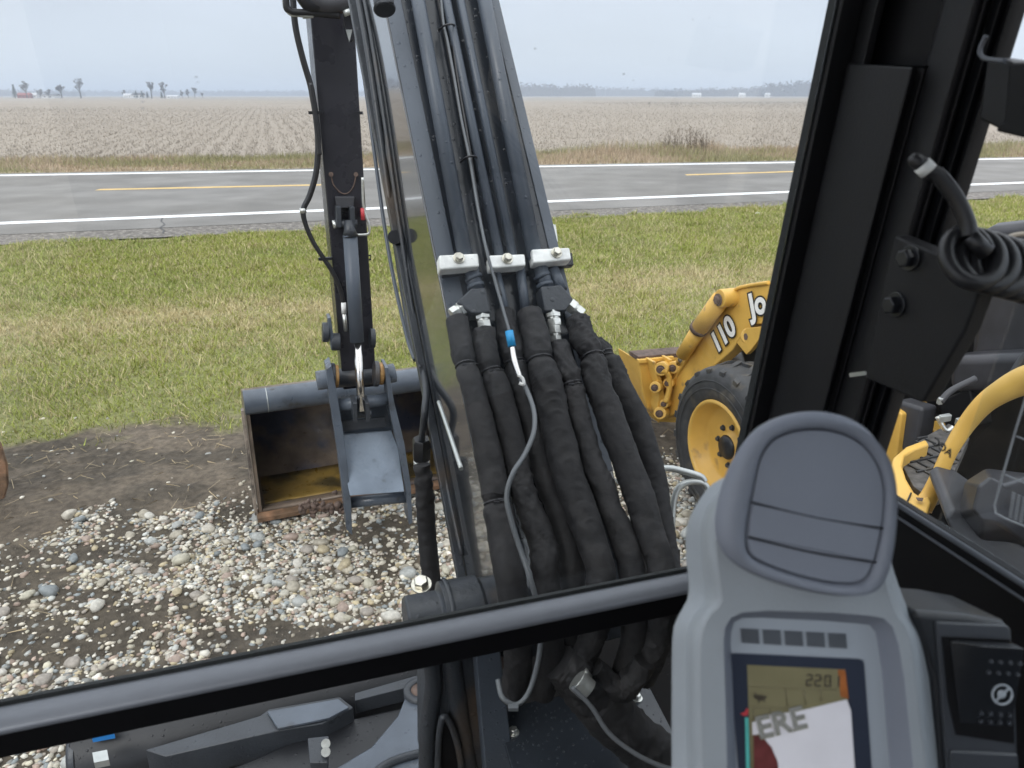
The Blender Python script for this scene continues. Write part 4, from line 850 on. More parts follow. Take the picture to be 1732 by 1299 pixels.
def flat_text(s, size, mat_, place, name, parent, bold=0.0, extr=.0004, shear=0):
    cu = bpy.data.curves.new(name, 'FONT'); cu.body = s; cu.size = size; cu.extrude = extr; cu.offset = bold; cu.shear = shear; cu.align_x = 'CENTER'; cu.align_y = 'CENTER'
    to = bpy.data.objects.new(name, cu); COL.objects.link(to); dg = bpy.context.evaluated_depsgraph_get(); me = bpy.data.meshes.new_from_object(to.evaluated_get(dg))
    bpy.data.objects.remove(to); me.transform(place)
    L = WL.get(parent.name, Vector()) if parent else Vector(); me.transform(Matrix.Translation(-L)); me.materials.clear(); me.materials.append(mat_)
    o = bpy.data.objects.new(name, me); COL.objects.link(o); o.parent = parent; WL[o.name] = L.copy(); return o
def frame(o, X, Y):
    X = Vector(X).normalized(); Z = X.cross(Vector(Y)).normalized(); Y = Z.cross(X)
    return Matrix.Translation(o) @ Matrix((X, Y, Z)).transposed().to_4x4()
# labels at the blade end, lying on the curved top
def onblade(px, py): return PG(px, py, .475)
MB().prism([onblade(x, y) for x, y in ((152, 1236), (190, 1229), (193, 1239), (155, 1246))], -U*.02).build('blue_label', M['bluelabel'], bld)
flat_text('K', .035, M['white'], frame(onblade(171, 1237)+U*.001, (0, 1, 0), (-1, 0, 0)), 'label_mark', bld)
MB().prism([onblade(x, y) for x, y in ((156, 1273), (181, 1268), (184, 1285), (159, 1290))], -U*.02).build('white_label', M['grille'], bld)
# wire hand-guard right of the boom
for pts in (((1098, 930), (1094, 860), (1095, 815), (1108, 797), (1130, 792), (1160, 798), (1185, 806), (1192, 815)), ((1135, 930), (1137, 880), (1140, 845), (1150, 823), (1170, 815), (1190, 818), (1198, 835), (1190, 870), (1186, 900))):
    MB().tube([P(x, y, 1.75) for x, y in pts], .0075, n=12).build('guard_tube', M['grille'], EX)
# ================================================================== BACKHOE LOADER parked alongside
Wc = Vector((1.03, 3.53, .42)); hb = math.radians(20); FJ = Vector((-math.sin(hb), math.cos(hb), 0)); RJ = Vector((math.cos(hb), math.sin(hb), 0))
BLD = thing('backhoe_loader', Wc+RJ*.7-U*.42, 'yellow backhoe loader parked on the gravel right of the black hoses', 'backhoe loader')
def J(a, s_, h): return Vector((Wc.x, Wc.y, 0))+FJ*a+RJ*s_+U*h
def JS(px, py, s_): return PP(px, py, J(0, s_, 0), RJ)
def JF(px, py, a): return PP(px, py, J(a, 0, 0), FJ)
def wheel(c, ro, rr, w, parent, rim=True, lugs=22):
    ty = MB(); ty.lathe(c, RJ, [(.012, rr+.004), (.0, rr+.02), (-.012, rr+.06), (-.004, ro-.055), (.02, ro-.02), (.05, ro-.008), (w-.05, ro-.008), (w-.02, ro-.02), (w, ro-.06), (w, rr+.02)], n=72)
    tire = ty.build('tyre', M['rubber'], parent)
    lg = MB(); a0 = RJ.cross(U).normalized()
    for k in range(lugs):
        th = 2*PI*k/lugs; 
        for s_ in (0, 1):
            t2 = th+(PI/lugs)*s_
            pts = []
            for (ss, dth, rad) in ((.004, .0, ro-.035), (.004, .10, ro-.035), (w*.54, .26, ro-.006), (w*.54, .16, ro-.006)):
                ss = ss if s_ == 0 else w-ss; ang = t2+dth*.42/ro; pts.append((ss, ang, rad))
            lo = [c+RJ*ss+(U*math.cos(an)+FJ*math.sin(an))*(rd-.01) for ss, an, rd in pts]; hi = [c+RJ*ss+(U*math.cos(an)+FJ*math.sin(an))*(rd+.016) for ss, an, rd in pts]
            lg.loft([lo, hi], smooth=False)
    tag(lg.build('tread_lugs', M['rubber'], tire, bevel=.004), kind='stuff')
    for d_ in (rr+.07, rr+.11): MB().lathe(c, RJ, [(-.0135+(d_-rr-.07)*.1, d_-.003), (-.0175+(d_-rr-.07)*.1, d_), (-.0135+(d_-rr-.07)*.1, d_+.003)], n=64).build('sidewall_ridge', M['rubber'], tire)
    if rim:
        rm = MB().lathe(c, RJ, [(.004, rr+.012), (-.006, rr+.004), (-.004, rr-.006), (.012, rr-.012), (.05, rr-.022), (.06, rr-.034), (.078, rr-.038), (.086, rr-.052), (.090, rr-.075), (.092, .10), (.092, .075), (.07, .070), (.068, .0)], n=64).build('rim', M['yellow'], parent)
        MB().lathe(c, RJ, [(.055, 0), (.055, .056), (.066, .064), (.10, .064)], n=32).build('hub', M['blackpaint'], rm)
        for k in range(8):
            th = 2*PI*k/8; MB().hexbolt(c+RJ*.091+(U*math.cos(th)+FJ*math.sin(th))*.105, -RJ, .012, .016).build('wheel_nut', M['castpaint'], rm)
    return tire
fw = MB().cyl(Wc+RJ*.15, Wc+RJ*.30, .06).build('front_wheel', M['blackpaint'], BLD)
wheel(Wc, .428, .243, .30, fw)
# loader arm
arm = MB().prism([JS(x, y, .42) for x, y in ((1460, 500), (1380, 475), (1330, 470), (1294, 479), (1262, 484), (1243, 491), (1223, 517), (1205, 540), (1180, 578), (1155, 618), (1135, 650), (1122, 690), (1129, 708), (1150, 694), (1172, 662), (1207, 620), (1239, 592), (1255, 566), (1278, 549), (1330, 545), (1460, 600))], RJ*.09).build('loader_arm', M['yellow'], BLD, bevel=.008)
MB().tube([JS(x, y, .415) for x, y in ((1300, 478), (1262, 484), (1243, 491), (1223, 517), (1180, 580), (1136, 650), (1122, 690))], .011, n=8).build('arm_edge', M['yellow'], arm)
cy_ = MB().tube([JS(1219, 506, .36), JS(1182, 557, .36)], .052, n=24, sub=1).build('bucket_cylinder', M['yellow'], BLD)
MB().tube([JS(1184, 553, .36), JS(1155, 600, .36)], .044, n=24, sub=1).build('barrel', M['yellow'], cy_)
MB().tube([JS(1184.5, 552, .36), JS(1181, 557, .36)], .056, n=24, sub=1).build('seam_ring', M['dirtplate'], cy_)
MB().tube([JS(1156, 598, .36), JS(1148, 615, .36)], .022, n=16, sub=1).build('rod', M['chrome'], cy_)
MB().cyl(J(0, 0, 0)+(JS(1217, 505, .33)-J(0, 0, 0)), JS(1217, 505, .33)+RJ*.12, .052, n=22).build('pin_boss', M['yellow'], cy_, bevel=.006)
MB().hexbolt(JS(1215, 507, .325), -RJ, .026, .02).build('pin_cap', M['dirtplate'], cy_)
# arm pivot detail behind the wheel
MB().cyl(JS(1267, 568, .40), JS(1267, 568, .50), .045, n=22).build('pivot_boss', M['yellow'], arm, bevel=.006); MB().hexbolt(JS(1266, 569, .398), -RJ, .022, .02).build('pivot_nut', M['dirtplate'], arm)
MB().prism([JS(x, y, .38) for x, y in ((1246, 580), (1262, 555), (1290, 552), (1290, 566), (1270, 592), (1262, 600))], RJ*.03).build('pivot_plate', M['yellow'], arm, bevel=.004)
MB().prism([JS(x, y, .75) for x, y in ((1165, 668), (1245, 590), (1300, 560), (1330, 620), (1300, 660), (1170, 690))], RJ*.25).build('front_frame', M['dirtplate'], BLD, bevel=.02)
MB().tube([JS(1235, 596, .7), JS(1250, 610, .7), JS(1262, 640, .7)], .05, n=12).build('front_axle_hose', M['blackrubber'], BLD)
MB().prism([JS(x, y, .50) for x, y in ((1252, 585), (1300, 560), (1320, 700), (1262, 640))], RJ*.2).build('engine_side', M['cabdeep'], BLD, bevel=.02)
# loader bucket, its back towards us
a1 = 1.18
bkt = MB().prism([JF(x, y, a1) for x, y in ((1081, 611), (1139, 605), (1300, 592), (1300, 690), (1160, 716), (1116, 714), (1096, 694), (1087, 663))], FJ*.04).build('loader_bucket', M['yellow'], BLD, bevel=.008)
MB().prism([JF(x, y, a1+.01) for x, y in ((1081, 611), (1096, 694), (1115, 716), (1125, 700), (1110, 690), (1094, 618))], FJ*.30).build('side_plate', M['yellow'], bkt, bevel=.006)
MB().prism([JF(x, y, a1+.0) for x, y in ((1080, 611), (1300, 590), (1300, 584), (1080, 603))], FJ*.13).build('top_lip', M['dirtplate'], bkt, bevel=.005)
MB().prism([JF(x, y, a1-.02) for x, y in ((1080, 609), (1140, 603), (1140, 609), (1081, 615))], FJ*.03).build('top_rib', M['yellow2'], bkt, bevel=.003)
for poly in (((1104, 612), (1110, 612), (1122, 650), (1126, 690), (1118, 712), (1112, 690), (1116, 655)), ((1132, 608), (1137, 608), (1142, 640), (1134, 680), (1128, 690), (1134, 650))):
    MB().prism([JF(x, y, a1-.10) for x, y in poly], FJ*.10).build('hinge_plate', M['yellow'], bkt, bevel=.006)
for x, y, r_ in ((1108, 655, .038), (1118, 624, .045), (1138, 622, .040), (1116, 699, .042), (1123, 683, .03), (1130, 648, .035), (1152, 622, .032)):
    MB().cyl(JF(x, y, a1-.13), JF(x+7, y-2, a1-.06), r_, n=20).build('pin_boss', M['yellow'], bkt, bevel=.006); MB().hexbolt(JF(x-1, y+.5, a1-.135), -FJ-RJ*.5, r_*.45, .016).build('grease_nut', M['dirtplate'], bkt)
MB().tube([JF(x, y, a1-.14) for x, y in ((1118, 626), (1130, 634), (1132, 655), (1126, 680))], .018, n=10).build('link_arm', M['yellow'], bkt)
# printed marks on the arm
nrm = -RJ
def dirJS(p0, p1, s_): return (JS(*p1, s_)-JS(*p0, s_)).normalized()
Xd = dirJS((1210, 585), (1238, 552), .4)
for s, size, (px, py), Xd in (('110', .165, (1223, 567), dirJS((1212, 580), (1238, 550), .4)), ('Jo', .17, (1281, 515), dirJS((1265, 519), (1300, 506), .4))):
    fr = frame(JS(px, py, .411), Xd, U)
    if fr.to_3x3().col[2].dot(-RJ) < 0: pass
    fr2 = frame(JS(px, py, .405), Xd, U)
    flat_text(s, size, M['ink'], fr, 'number_outline' if s == '110' else 'letter_outline', arm, bold=.016); flat_text(s, size, M['white'], fr2, 'number' if s == '110' else 'letters', arm, bold=.0065)
# rear end and operator station (seen through the side window)
body = MB(); body.prism([JS(x, y, .85) for x, y in ((1440, 560), (1560, 430), (1800, 400), (1800, 980), (1440, 980))], RJ*.3); body.build('body_side', M['cabdeep'], BLD, bevel=.02)
hf = .78
MB().prism([PG(x, y, hf) for x, y in ((1530, 762), (1570, 735), (1612, 712), (1640, 740), (1600, 830), (1572, 842), (1545, 822), (1528, 790))], -U*.05).build('floor_mat', mat('ribbed_floor_rubber', (.09, .085, .08), .7, var=.5, vscale=30, bump=1, bscale=60), BLD, bevel=.004)
tr_ = MB()
for k in range(5):
    for j in range(6):
        c = PG(1545+k*14+j*3, 790-j*10+k*6, hf+.004); tr_.box(c, .05, .008, .006, X=(RJ if (k+j) % 2 else FJ), Y=(FJ if (k+j) % 2 else RJ))
tag(tr_.build('floor_treads', M['rubber'], BLD), kind='stuff')
MB().prism([PG(x, y, hf+.05) for x, y in ((1566, 742), (1532, 755), (1511, 773), (1504, 797), (1506, 822), (1524, 846), (1552, 866), (1570, 868), (1576, 850), (1572, 838), (1560, 841), (1547, 832), (1534, 810), (1527, 788), (1531, 770), (1548, 760), (1572, 751))], -U*.22).build('step_rim', M['yellow2'], BLD, bevel=.022)
MB().tube([PG(1541, 834, hf+.055), PG(1535, 848, hf+.05), PG(1530, 864, hf)], .003, n=6).build('rim_joint', M['ink'], BLD)
MB().prism([PG(x, y, hf+.062) for x, y in ((1549, 842), (1562, 843), (1560, 848), (1552, 847))], U*.002).build('step_slot', M['dirtplate'], BLD)
MB().tube([P(x, y, z) for x, y, z in ((1560, 858, 2.62), (1573, 838, 2.62), (1588, 805, 2.6), (1606, 765, 2.58), (1632, 722, 2.55), (1662, 686, 2.5), (1695, 662, 2.45), (1735, 643, 2.4), (1800, 625, 2.3))], [.036, .030, .026, .025, .029, .034, .041, .050, .055], n=16, sub=8, flat=.8).build('fender_bar', M['yellow2'], BLD)
MB().tube([P(x, y, z) for x, y, z in ((1700, 656, 2.48), (1735, 600, 2.45), (1790, 560, 2.4))], .012, n=8).build('fender_seam', M['darkplastic'], BLD)
MB().prism([JS(x, y, .55) for x, y in ((1487, 760), (1510, 690), (1525, 700), (1516, 770), (1500, 800))], RJ*.12).build('side_panel', M['yellow'], BLD, bevel=.01)
MB().prism([JS(x, y, .75) for x, y in ((1548, 680), (1556, 680), (1556, 740), (1548, 740))], RJ*.05).build('side_panel', M['yellow'], BLD, bevel=.01)
MB().prism([JS(x, y, .72) for x, y in ((1545, 722), (1565, 714), (1592, 738), (1588, 752), (1560, 752), (1545, 745))], RJ*.1).build('yellow_cover', M['yellow'], BLD, bevel=.012)
MB().loft([[P(x, y, z_) for x, y in pl] for z_, pl in ((2.20, ((1655, 822), (1675, 806), (1700, 822), (1712, 855), (1690, 885), (1660, 880), (1645, 862))), (2.32, ((1632, 815), (1668, 792), (1745, 805), (1760, 860), (1745, 925), (1660, 920), (1622, 872))), (2.6, ((1640, 820), (1675, 800), (1780, 805), (1800, 860), (1780, 925), (1670, 920), (1632, 872))))]).build('battery_cover', M['seatdark'], BLD, bevel=.01)
MB().prism([P(x, y, 2.3) for x, y in ((1598, 876), (1612, 862), (1650, 872), (1740, 935), (1740, 1000), (1640, 960))], Vector((.1, .3, 0))).build('side_skirt', M['darkplastic'], BLD, bevel=.012)
MB().prism([JS(x, y, .58) for x, y in ((1512, 675), (1560, 690), (1548, 760), (1520, 765))], RJ*.1).build('kick_panel', M['darkplastic'], BLD, bevel=.02)
# seat, console and levers
def rbox(pts, ext, name, m_='darkplastic', bev=.03): return MB().prism(pts, ext).build(name, M[m_], BLD, bevel=bev)
rbox([JS(x, y, .70) for x, y in ((1655, 380), (1830, 360), (1830, 640), (1630, 655), (1640, 560))], RJ*.18, 'seat_back', 'seatdark', .05)
rbox([JS(x, y, .60) for x, y in ((1600, 600), (1780, 590), (1780, 660), (1600, 668))], RJ*.2, 'seat_cushion', 'seatdark', .05)
rbox([JS(x, y, .62) for x, y in ((1585, 680), (1640, 655), (1650, 720), (1610, 760))], RJ*.1, 'lever_console', 'cabdeep', .01)
for x, y, w_ in ((1598, 707, .05), (1590, 678, .02), (1628, 712, .06)): MB().box(P(x, y, 2.75), w_, .02, .025, X=RJ).build('lever_glint', M['grille'], BLD, bevel=.003)  # pale bars standing in for bright glints on the levers
MB().tube([P(x, y, 2.75) for x, y in ((1585, 705), (1600, 728), (1612, 722))], .008, n=8).build('lever_rod', M['zinc'], BLD)
MB().tube([P(x, y, 2.75) for x, y in ((1590, 680), (1610, 660), (1650, 640))], .012, n=8).build('lever_rod', M['darkplastic'], BLD)
rw_c = J(-1.98, .08, .50); rw = MB().cyl(rw_c+RJ*.12, rw_c+RJ*.30, .07).build('rear_wheel', M['blackpaint'], BLD)
wheel(rw_c, .52, .26, .36, rw, lugs=18)
fnd = MB().tube([J(-1.98+.60*math.cos(t_), .22, .50+.60*math.sin(t_)) for t_ in [math.radians(x) for x in (170, 140, 110, 80, 50, 20)]], .12, n=16, sub=5, flat=.3).build('rear_fender', M['darkplastic'], BLD)

# rusty steel part cut off by the left edge
cR = PG(-63, 852, 0); 
RU = thing('bucket', cR, 'rounded rusty bucket side of another machine, cut off by the left edge of the photo', 'bucket')
fc = Vector((.25, -1, 0)).normalized(); sx = Vector((1, .25, 0)).normalized()
ol = [cR+sx*x_+U*h_ for x_, h_ in ((.20, .0), (.235, .08), (.255, .20), (.25, .32), (.22, .43), (.17, .51), (.08, .57), (-.3, .6), (-.5, .5), (-.5, .0))]
MB().prism(ol, -fc*.03).build('side_plate', M['rust'], RU, bevel=.006)
MB().prism([p-fc*.03-sx*.02 for p in ol], Vector((-.5, .15, 0))).build('shell', M['bucketblue'], RU, bevel=.01)
MB().prism([cR+fc*.004+sx*x_+U*h_ for x_, h_ in ((.245, .345), (.22, .43), (.17, .51), (.08, .57), (-.3, .6), (-.3, .42), (.1, .40))], -fc*.003).build('unworn_patch', M['castpaint'], RU)

# ================================================================== CAB
# front window rail
ff_ = .85
def cabx(px, py, f): return CF(px, py, f)
hR = cabx(1160, 958, ff_).z
print('rail h', hR, 'r at right', cabx(1160, 958, ff_).dot(R))
def rl(r, f, h): return cab(r, f, h)
zt = cabx(700, 1066, ff_).z
print('rail h mid', zt, 'left', cabx(0, 1190, ff_).z)
r0_, r1_ = -.47, .60
cf = MB(); hh = (hR+zt)/2 - .004
rail = MB().loft([[rl(r, f, h) for f, h in ((ff_-.029, hh-.010), (ff_-.026, hh-.006), (ff_-.004, hh), (ff_+.006, hh-.001), (ff_+.006, hh-.015), (ff_-.029, hh-.015))] for r in (r0_, r1_)], smooth=False).build('window_rail', M['rail'], EX, bevel=.002)
MB().loft([[rl(r, f, h) for f, h in ((ff_+.006, hh+.004), (ff_+.012, hh+.004), (ff_+.012, hh-.03), (ff_+.006, hh-.03))] for r in (r0_, r1_)], smooth=False).build('rail_seal', M['seal'], rail)
MB().loft([[rl(r, f, h) for f, h in ((ff_-.026, hh-.0152), (ff_+.012, hh-.0152), (ff_+.012, hh-.052), (ff_-.022, hh-.052))] for r in (r0_, r1_)], smooth=False).build('lower_rail', M['cabdeep'], rail, bevel=.001)
# A-pillar built of long pressed sections following the rearward lean
Ld = (F*-.13+U).normalized()
def pil(px, r, py=400): return PP(px, py, cab(r, 0, 0), R)
def section(pxrs, name, m_, y0=None, thick=.012, ref=400, t0=-.62, t1=1.0, out=None, bev=.0015):
    pts = [pil(px, r, ref) for px, r in pxrs]; pts2 = [p+(out if out else R*thick) for p in pts[::-1]]
    ring = pts+pts2
    return MB().loft([[p+Ld*t0 for p in ring], [p+Ld*t1 for p in ring]], smooth=False).build(name, M[m_], PIL, bevel=bev)
PIL = MB().loft([[p+Ld*t_ for p in [pil(x, r, 400) for x, r in ((1336, .640), (1420, .650), (1500, .655), (1598, .68), (1598, .72), (1420, .70), (1336, .675))]] for t_ in (-.75, 1.0)], smooth=False).build('cab_pillar', M['cabdeep'], EX, bevel=.002)
section([(1318, .600), (1331, .600)], 'rubber_seal', 'seal', thick=.03)
section([(1333, .603), (1341, .603)], 'seal_lip', 'cabpanel', thick=.03)
section([(1347, .625), (1362, .625)], 'pressed_edge', 'cabblack', thick=.02)
def pixy(p): q = p-CAM; s_ = q.dot(Vector((0, CP, -SP))); return 649.5-FPX*q.dot(Vector((0, SP, CP)))/s_
def upto(p, y):
    lo, hi = -.5, 1.2
    for _ in range(30):
        m2 = (lo+hi)/2
        if pixy(p+Ld*m2) > y: lo = m2
        else: hi = m2
    return p+Ld*lo
_pp = [pil(x, r_) for x, r_ in ((1366, .632), (1372, .616), (1470, .616), (1478, .632))]; _pp += [p+R*.015 for p in _pp[::-1]]
MB().loft([[p-Ld*.62 for p in _pp], [upto(p, 104+(i if i < 4 else 7-i)*4) for i, p in enumerate(_pp)]], smooth=False).build('inner_panel', M['cabpanel'], PIL, bevel=.003)
section([(1372, .628), (1392, .624)], 'inner_channel', 'cabpanel', thick=.01, t0=.12)
section([(1488, .640), (1494, .630), (1536, .630), (1542, .640)], 'door_channel', 'cabpanel', thick=.012, bev=.002)
section([(1560, .655), (1566, .650), (1574, .650), (1578, .655)], 'door_seal', 'cabblack', thick=.012)
section([(1584, .660), (1590, .655), (1600, .660)], 'door_frame', 'cabpanel', thick=.012)
# bracket with two bolts at the foot of the pillar
def BR(px, py, r=.598): return PP(px, py, cab(r, 0, 0), R)
br = MB().prism([BR(x, y) for x, y in ((1512, 398), (1668, 462), (1632, 560), (1560, 682), (1462, 640), (1485, 520))], R*.02).build('pillar_bracket', M['cabpanel'], EX, bevel=.003)
MB().hexbolt(BR(1541, 436), -R, .0095, .012).build('bolt', M['blackpaint'], br, bevel=.001); MB().hexbolt(BR(1517, 515), -R, .0095, .012).build('bolt', M['blackpaint'], br, bevel=.001)
MB().prism([BR(x, y, .600) for x, y in ((1436, 631), (1462, 628), (1466, 634), (1437, 638))], R*.002).build('white_mark', M['grille'], EX)
# device on the pillar (upper right)
dv = MB().prism([BR(x, y, .62) for x, y in ((1668, 97), (1712, 104), (1706, 228), (1655, 202))], R*.03).build('lamp_bracket', M['cabblack'], EX, bevel=.003)
MB().prism([BR(x, y, .60) for x, y in ((1706, 108), (1800, 100), (1800, 250), (1682, 222), (1690, 208), (1698, 205))], R*.06).build('work_lamp', M['cabdeep'], dv, bevel=.006)
MB().tube([BR(x, y, .60) for x, y in ((1668, 60), (1658, 82), (1660, 95), (1672, 100), (1700, 103))], .002, n=8).build('bracket_edge', M['rail'], dv)
# side sill with double bright track, door panel below
hS = BR(1510, 836, .646).z; hS2 = BR(1725, 984, .646).z; print('sill', hS, hS2); hS = (hS+hS2)/2
fr0, fr1 = -1.0, BR(1400, 760, .66).dot(F)
sill = MB().loft([[cab(r, f, h) for r, h in ((.646, hS), (.657, hS), (.657, hS-.9), (.646, hS-.9))] for f in (fr0, .80)], smooth=False).build('door_sill', M['cabdeep'], EX, bevel=.002)
for k, (rr_, dz) in enumerate(((.644, -.003), (.642, -.016))): MB().tube([cab(rr_, fr0, hS+dz), cab(rr_, .80, hS+dz)], .0032 if k == 0 else .0018, n=8, sub=1).build('window_track', M['rail'], sill)
# cab shell out of view: roof, rear posts, left post, rear panel raised to keep light out
MB().prism([cab(r, f, 2.62) for r, f in ((-.55, -1.05), (.75, -1.05), (.75, .80), (-.55, .80))], U*.06).build('cab_roof', M['cabdeep'], EX, bevel=.02)
for r, f in ((-.52, -1.0), (.70, -1.0), (-.50, .78)): MB().loft([[cab(r+x_, f+y_, h) for x_, y_ in ((-.03, -.03), (.03, -.03), (.03, .03), (-.03, .03))] for h in (.7, 2.62)], smooth=False).build('cab_post', M['cabblack'], EX, bevel=.006)
MB().prism([cab(-.52, -1.02, .7), cab(.70, -1.02, .7), cab(.70, -1.02, 2.3), cab(-.52, -1.02, 2.3)], F*.02).build('rear_panel', M['cabdeep'], EX)
MB().prism([cab(-.53, -1.0, .7), cab(-.53, .76, .7), cab(-.53, .76, 1.3), cab(-.53, -1.0, 1.3)], R*.02).build('left_door_panel', M['cabdeep'], EX)
MB().prism([cab(r, f, .72) for r, f in ((-.52, -1.0), (.70, -1.0), (.70, .84), (-.52, .84))], U*.03).build('cab_floor', M['cabdeep'], EX)
MB().prism([cab(-.2, -.95, 1.2), cab(.3, -.95, 1.2), cab(.3, -.85, 2.0), cab(-.2, -.85, 2.0)], F*.12).build('operator_seat', M['cabdeep'], EX, bevel=.04)
# glass
def pane(pts, th, name, m_): return MB().prism(pts, th).build(name, M[m_], EX)
fg = ff_+.0085
gp = [cab(-.47, fg, hh+.0), cab(.60, fg, hh+.0), cab(.60, fg-.13*1.1, hh+1.1), cab(-.47, fg-.13*1.1, hh+1.1)]
front = pane(gp, (F+U*.13).normalized()*.0025, 'front_window', 'glass')
pane([cab(-.47, fg-.004, .80), cab(.60, fg-.004, .80), cab(.60, fg-.004, hh-.054), cab(-.47, fg-.004, hh-.054)], F*.0025, 'lower_front_window', 'glass')
side = pane([cab(.652, -.98, hS), cab(.652, .55, hS), cab(.652, .44, 2.6), cab(.652, -.98, 2.6)], R*.004, 'side_window', 'glasssmoke')
# water spots on the front glass
sp_ = MB(); nG = -(F+U*.13).normalized()
def GL(px, py): return PP(px, py, gp[0]+nG*.0006, nG)
for px, py, s0 in ((905, 82, 2.2), (1055, 125, 2.6), (1071, 136, 1.3), (1132, 100, 1), (1200, 30, 1.2), (1172, 33, 1.3), (332, 130, 2.2), (334, 139, 1.8), (241, 172, 2.6), (241, 183, 2.2), (560, 95, 1.6), (1098, 175, 2.2), (1145, 176, 1.6), (1094, 210, 1.3), (1102, 215, 1.2), (690, 18, 2.2), (755, 250, 1), (1167, 176, .8)):
    c = GL(px, py); a_ = R; b_ = nG.cross(R).normalized(); s1 = s0*.62/FPX; ring = [c+a_*(math.cos(t_)*s1*1.25)+b_*(math.sin(t_)*s1*.8) for t_ in [2*PI*k/12 for k in range(12)]]
    sp_.add(ring+[c+nG*s1*.5], [(k, (k+1) % 12, 12) for k in range(12)], True)
m_, N_, L2, B_ = newmat('water_spot'); B_.inputs['Base Color'].default_value = (.55, .57, .58, 1); B_.inputs['Alpha'].default_value = .38; B_.inputs['Roughness'].default_value = .2
tag(sp_.build('water_spots', m_, front), kind='stuff')
# faint sticker outline and lines of fine print on the side window
def SW(px, py): return PP(px, py, cab(.6505, 0, 0), R)
stk = MB().tube([SW(x, y) for x, y in ((1745, 640), (1720, 720), (1697, 800), (1682, 855), (1684, 868), (1700, 877), (1745, 895))], .0011, n=6, sub=1).build('sticker_outline', M['decal'], side)
MB().tube([SW(1719, 738), SW(1745, 748)], .0007, n=6, sub=1).build('sticker_line', M['decal'], side); MB().tube([SW(1700, 803), SW(1745, 822)], .0007, n=6, sub=1).build('sticker_line', M['decal'], side)
fp = MB()
for k in range(11):
    for j in range(3):
        x, y = 1712+j*9-k*.6, 832+k*4+j*4; fp.prism([SW(x, y), SW(x+6, y+2.2), SW(x+6, y+4.2), SW(x, y+2)], -R*.0003)
tag(fp.build('fine_print', M['decal'], side), kind='stuff')
_c = SW(1594, 757); _x = (SW(1610, 770)-SW(1580, 746)).normalized(); _y = _x.cross(R).normalized(); _y = _y if _y.z > 0 else -_y
_m = Matrix.Translation(_c) @ Matrix((-_x, _y, (-_x).cross(_y))).transposed().to_4x4()
flat_text('ACC', .0125, M['ink'], _m, 'painted_letter_reflection', side, bold=.0002)  # reflection of a sticker in the glass, drawn as flat mirrored ink
# plug, cable and coiled cord
def CC(px, py, z=.66): return P(px, py, z)
cbl = MB().tube([CC(x, y) for x, y in ((1563, 286), (1585, 296), (1606, 320), (1625, 350), (1637, 380), (1640, 400))], [.0060, .0068, .0068, .0068, .0068, .0068], n=16).build('coiled_cord', M['blackrubber'], EX)
MB().tube([CC(1541, 264), CC(1548, 270), CC(1560, 280)], [.0035, .0065, .0068], n=14, sub=2).build('plug', M['blackrubber'], cbl)
MB().tube([CC(1559, 278), CC(1571, 290)], .0076, n=18, sub=1).build('plug_ring', M['galv'], cbl)
coil = []; 
for i in range(6*16+1):
    t_ = i/16; th = 2*PI*t_; c = CC(1630+t_*22, 432+t_*6, .66+.004*t_); coil.append(c+Vector((math.cos(th)*.0185, math.sin(th)*.016, math.sin(th)*.018+math.cos(th)*.003)))
MB().tube([CC(1640, 398)]+coil, .0072, n=12, sub=2).build('coil', M['blackrubber'], cbl)
MB().tube([CC(x, y, .72) for x, y in ((1672, 412), (1700, 403), (1722, 396), (1760, 394))], .002, n=8).build('wire', mat('pale_wire', (.55, .48, .38), .4), EX)
# ---- monitor pod
zm = .56; Xm = Vector((1, 0, 0)); Ym = Vector((0, SP, CP)); Zm = -Vector((0, CP, -SP))   # towards the camera
tlt = Matrix.Rotation(math.radians(-6), 3, Xm); 
def MO(px, py, dz=0): return P(px, py, zm)+Zm*dz
def outline(pts, n=8):
    out = []; L_ = len(pts)
    for i in range(L_):
        p0, p1, p2, p3 = pts[i-1], pts[i], pts[(i+1) % L_], pts[(i+2) % L_]
        for k in range(n):
            t_ = k/n; out.append(tuple(.5*((2*p1[j])+(p2[j]-p0[j])*t_+(2*p0[j]-5*p1[j]+4*p2[j]-p3[j])*t_*t_+(3*p1[j]-p0[j]-3*p2[j]+p3[j])*t_**3) for j in range(2)))
    return out
def inset(pts, c, k): return [(c[0]+(x-c[0])*k, c[1]+(y-c[1])*k) for x, y in pts]
body_o = [(1137, 1480), (1136, 1300), (1136, 1150), (1138, 1070), (1148, 1040), (1162, 1015), (1165, 985), (1160, 940), (1162, 890), (1180, 850), (1210, 815), (1260, 800), (1380, 790), (1470, 830), (1500, 900), (1510, 960), (1538, 1035), (1562, 1075), (1575, 1120), (1588, 1220), (1600, 1320), (1615, 1480)]
front_o = [(1196, 1480), (1190, 1300), (1186, 1150), (1188, 1080), (1200, 1045), (1222, 1022), (1222, 1000), (1215, 950), (1212, 890), (1222, 850), (1250, 830), (1300, 822), (1380, 820), (1450, 845), (1482, 905), (1492, 965), (1512, 1035), (1530, 1060), (1543, 1110), (1556, 1220), (1568, 1320), (1580, 1480)]
mid_o = [(a_*.62+b_*.38, c_*.62+d_*.38) for (a_, c_), (b_, d_) in zip(body_o, front_o)]
mid2 = [(a_*.25+b_*.75, c_*.25+d_*.75) for (a_, c_), (b_, d_) in zip(body_o, front_o)]
rec = [(1232, 1480), (1230, 1300), (1226, 1150), (1222, 1075), (1232, 1045), (1258, 1032), (1300, 1030), (1350, 1032), (1390, 1034), (1430, 1037), (1480, 1042), (1505, 1052), (1520, 1080), (1530, 1140), (1545, 1300), (1555, 1480)]
O = lambda pts, d, n=6: [MO(x, y, d) for x, y in outline(pts, n)]
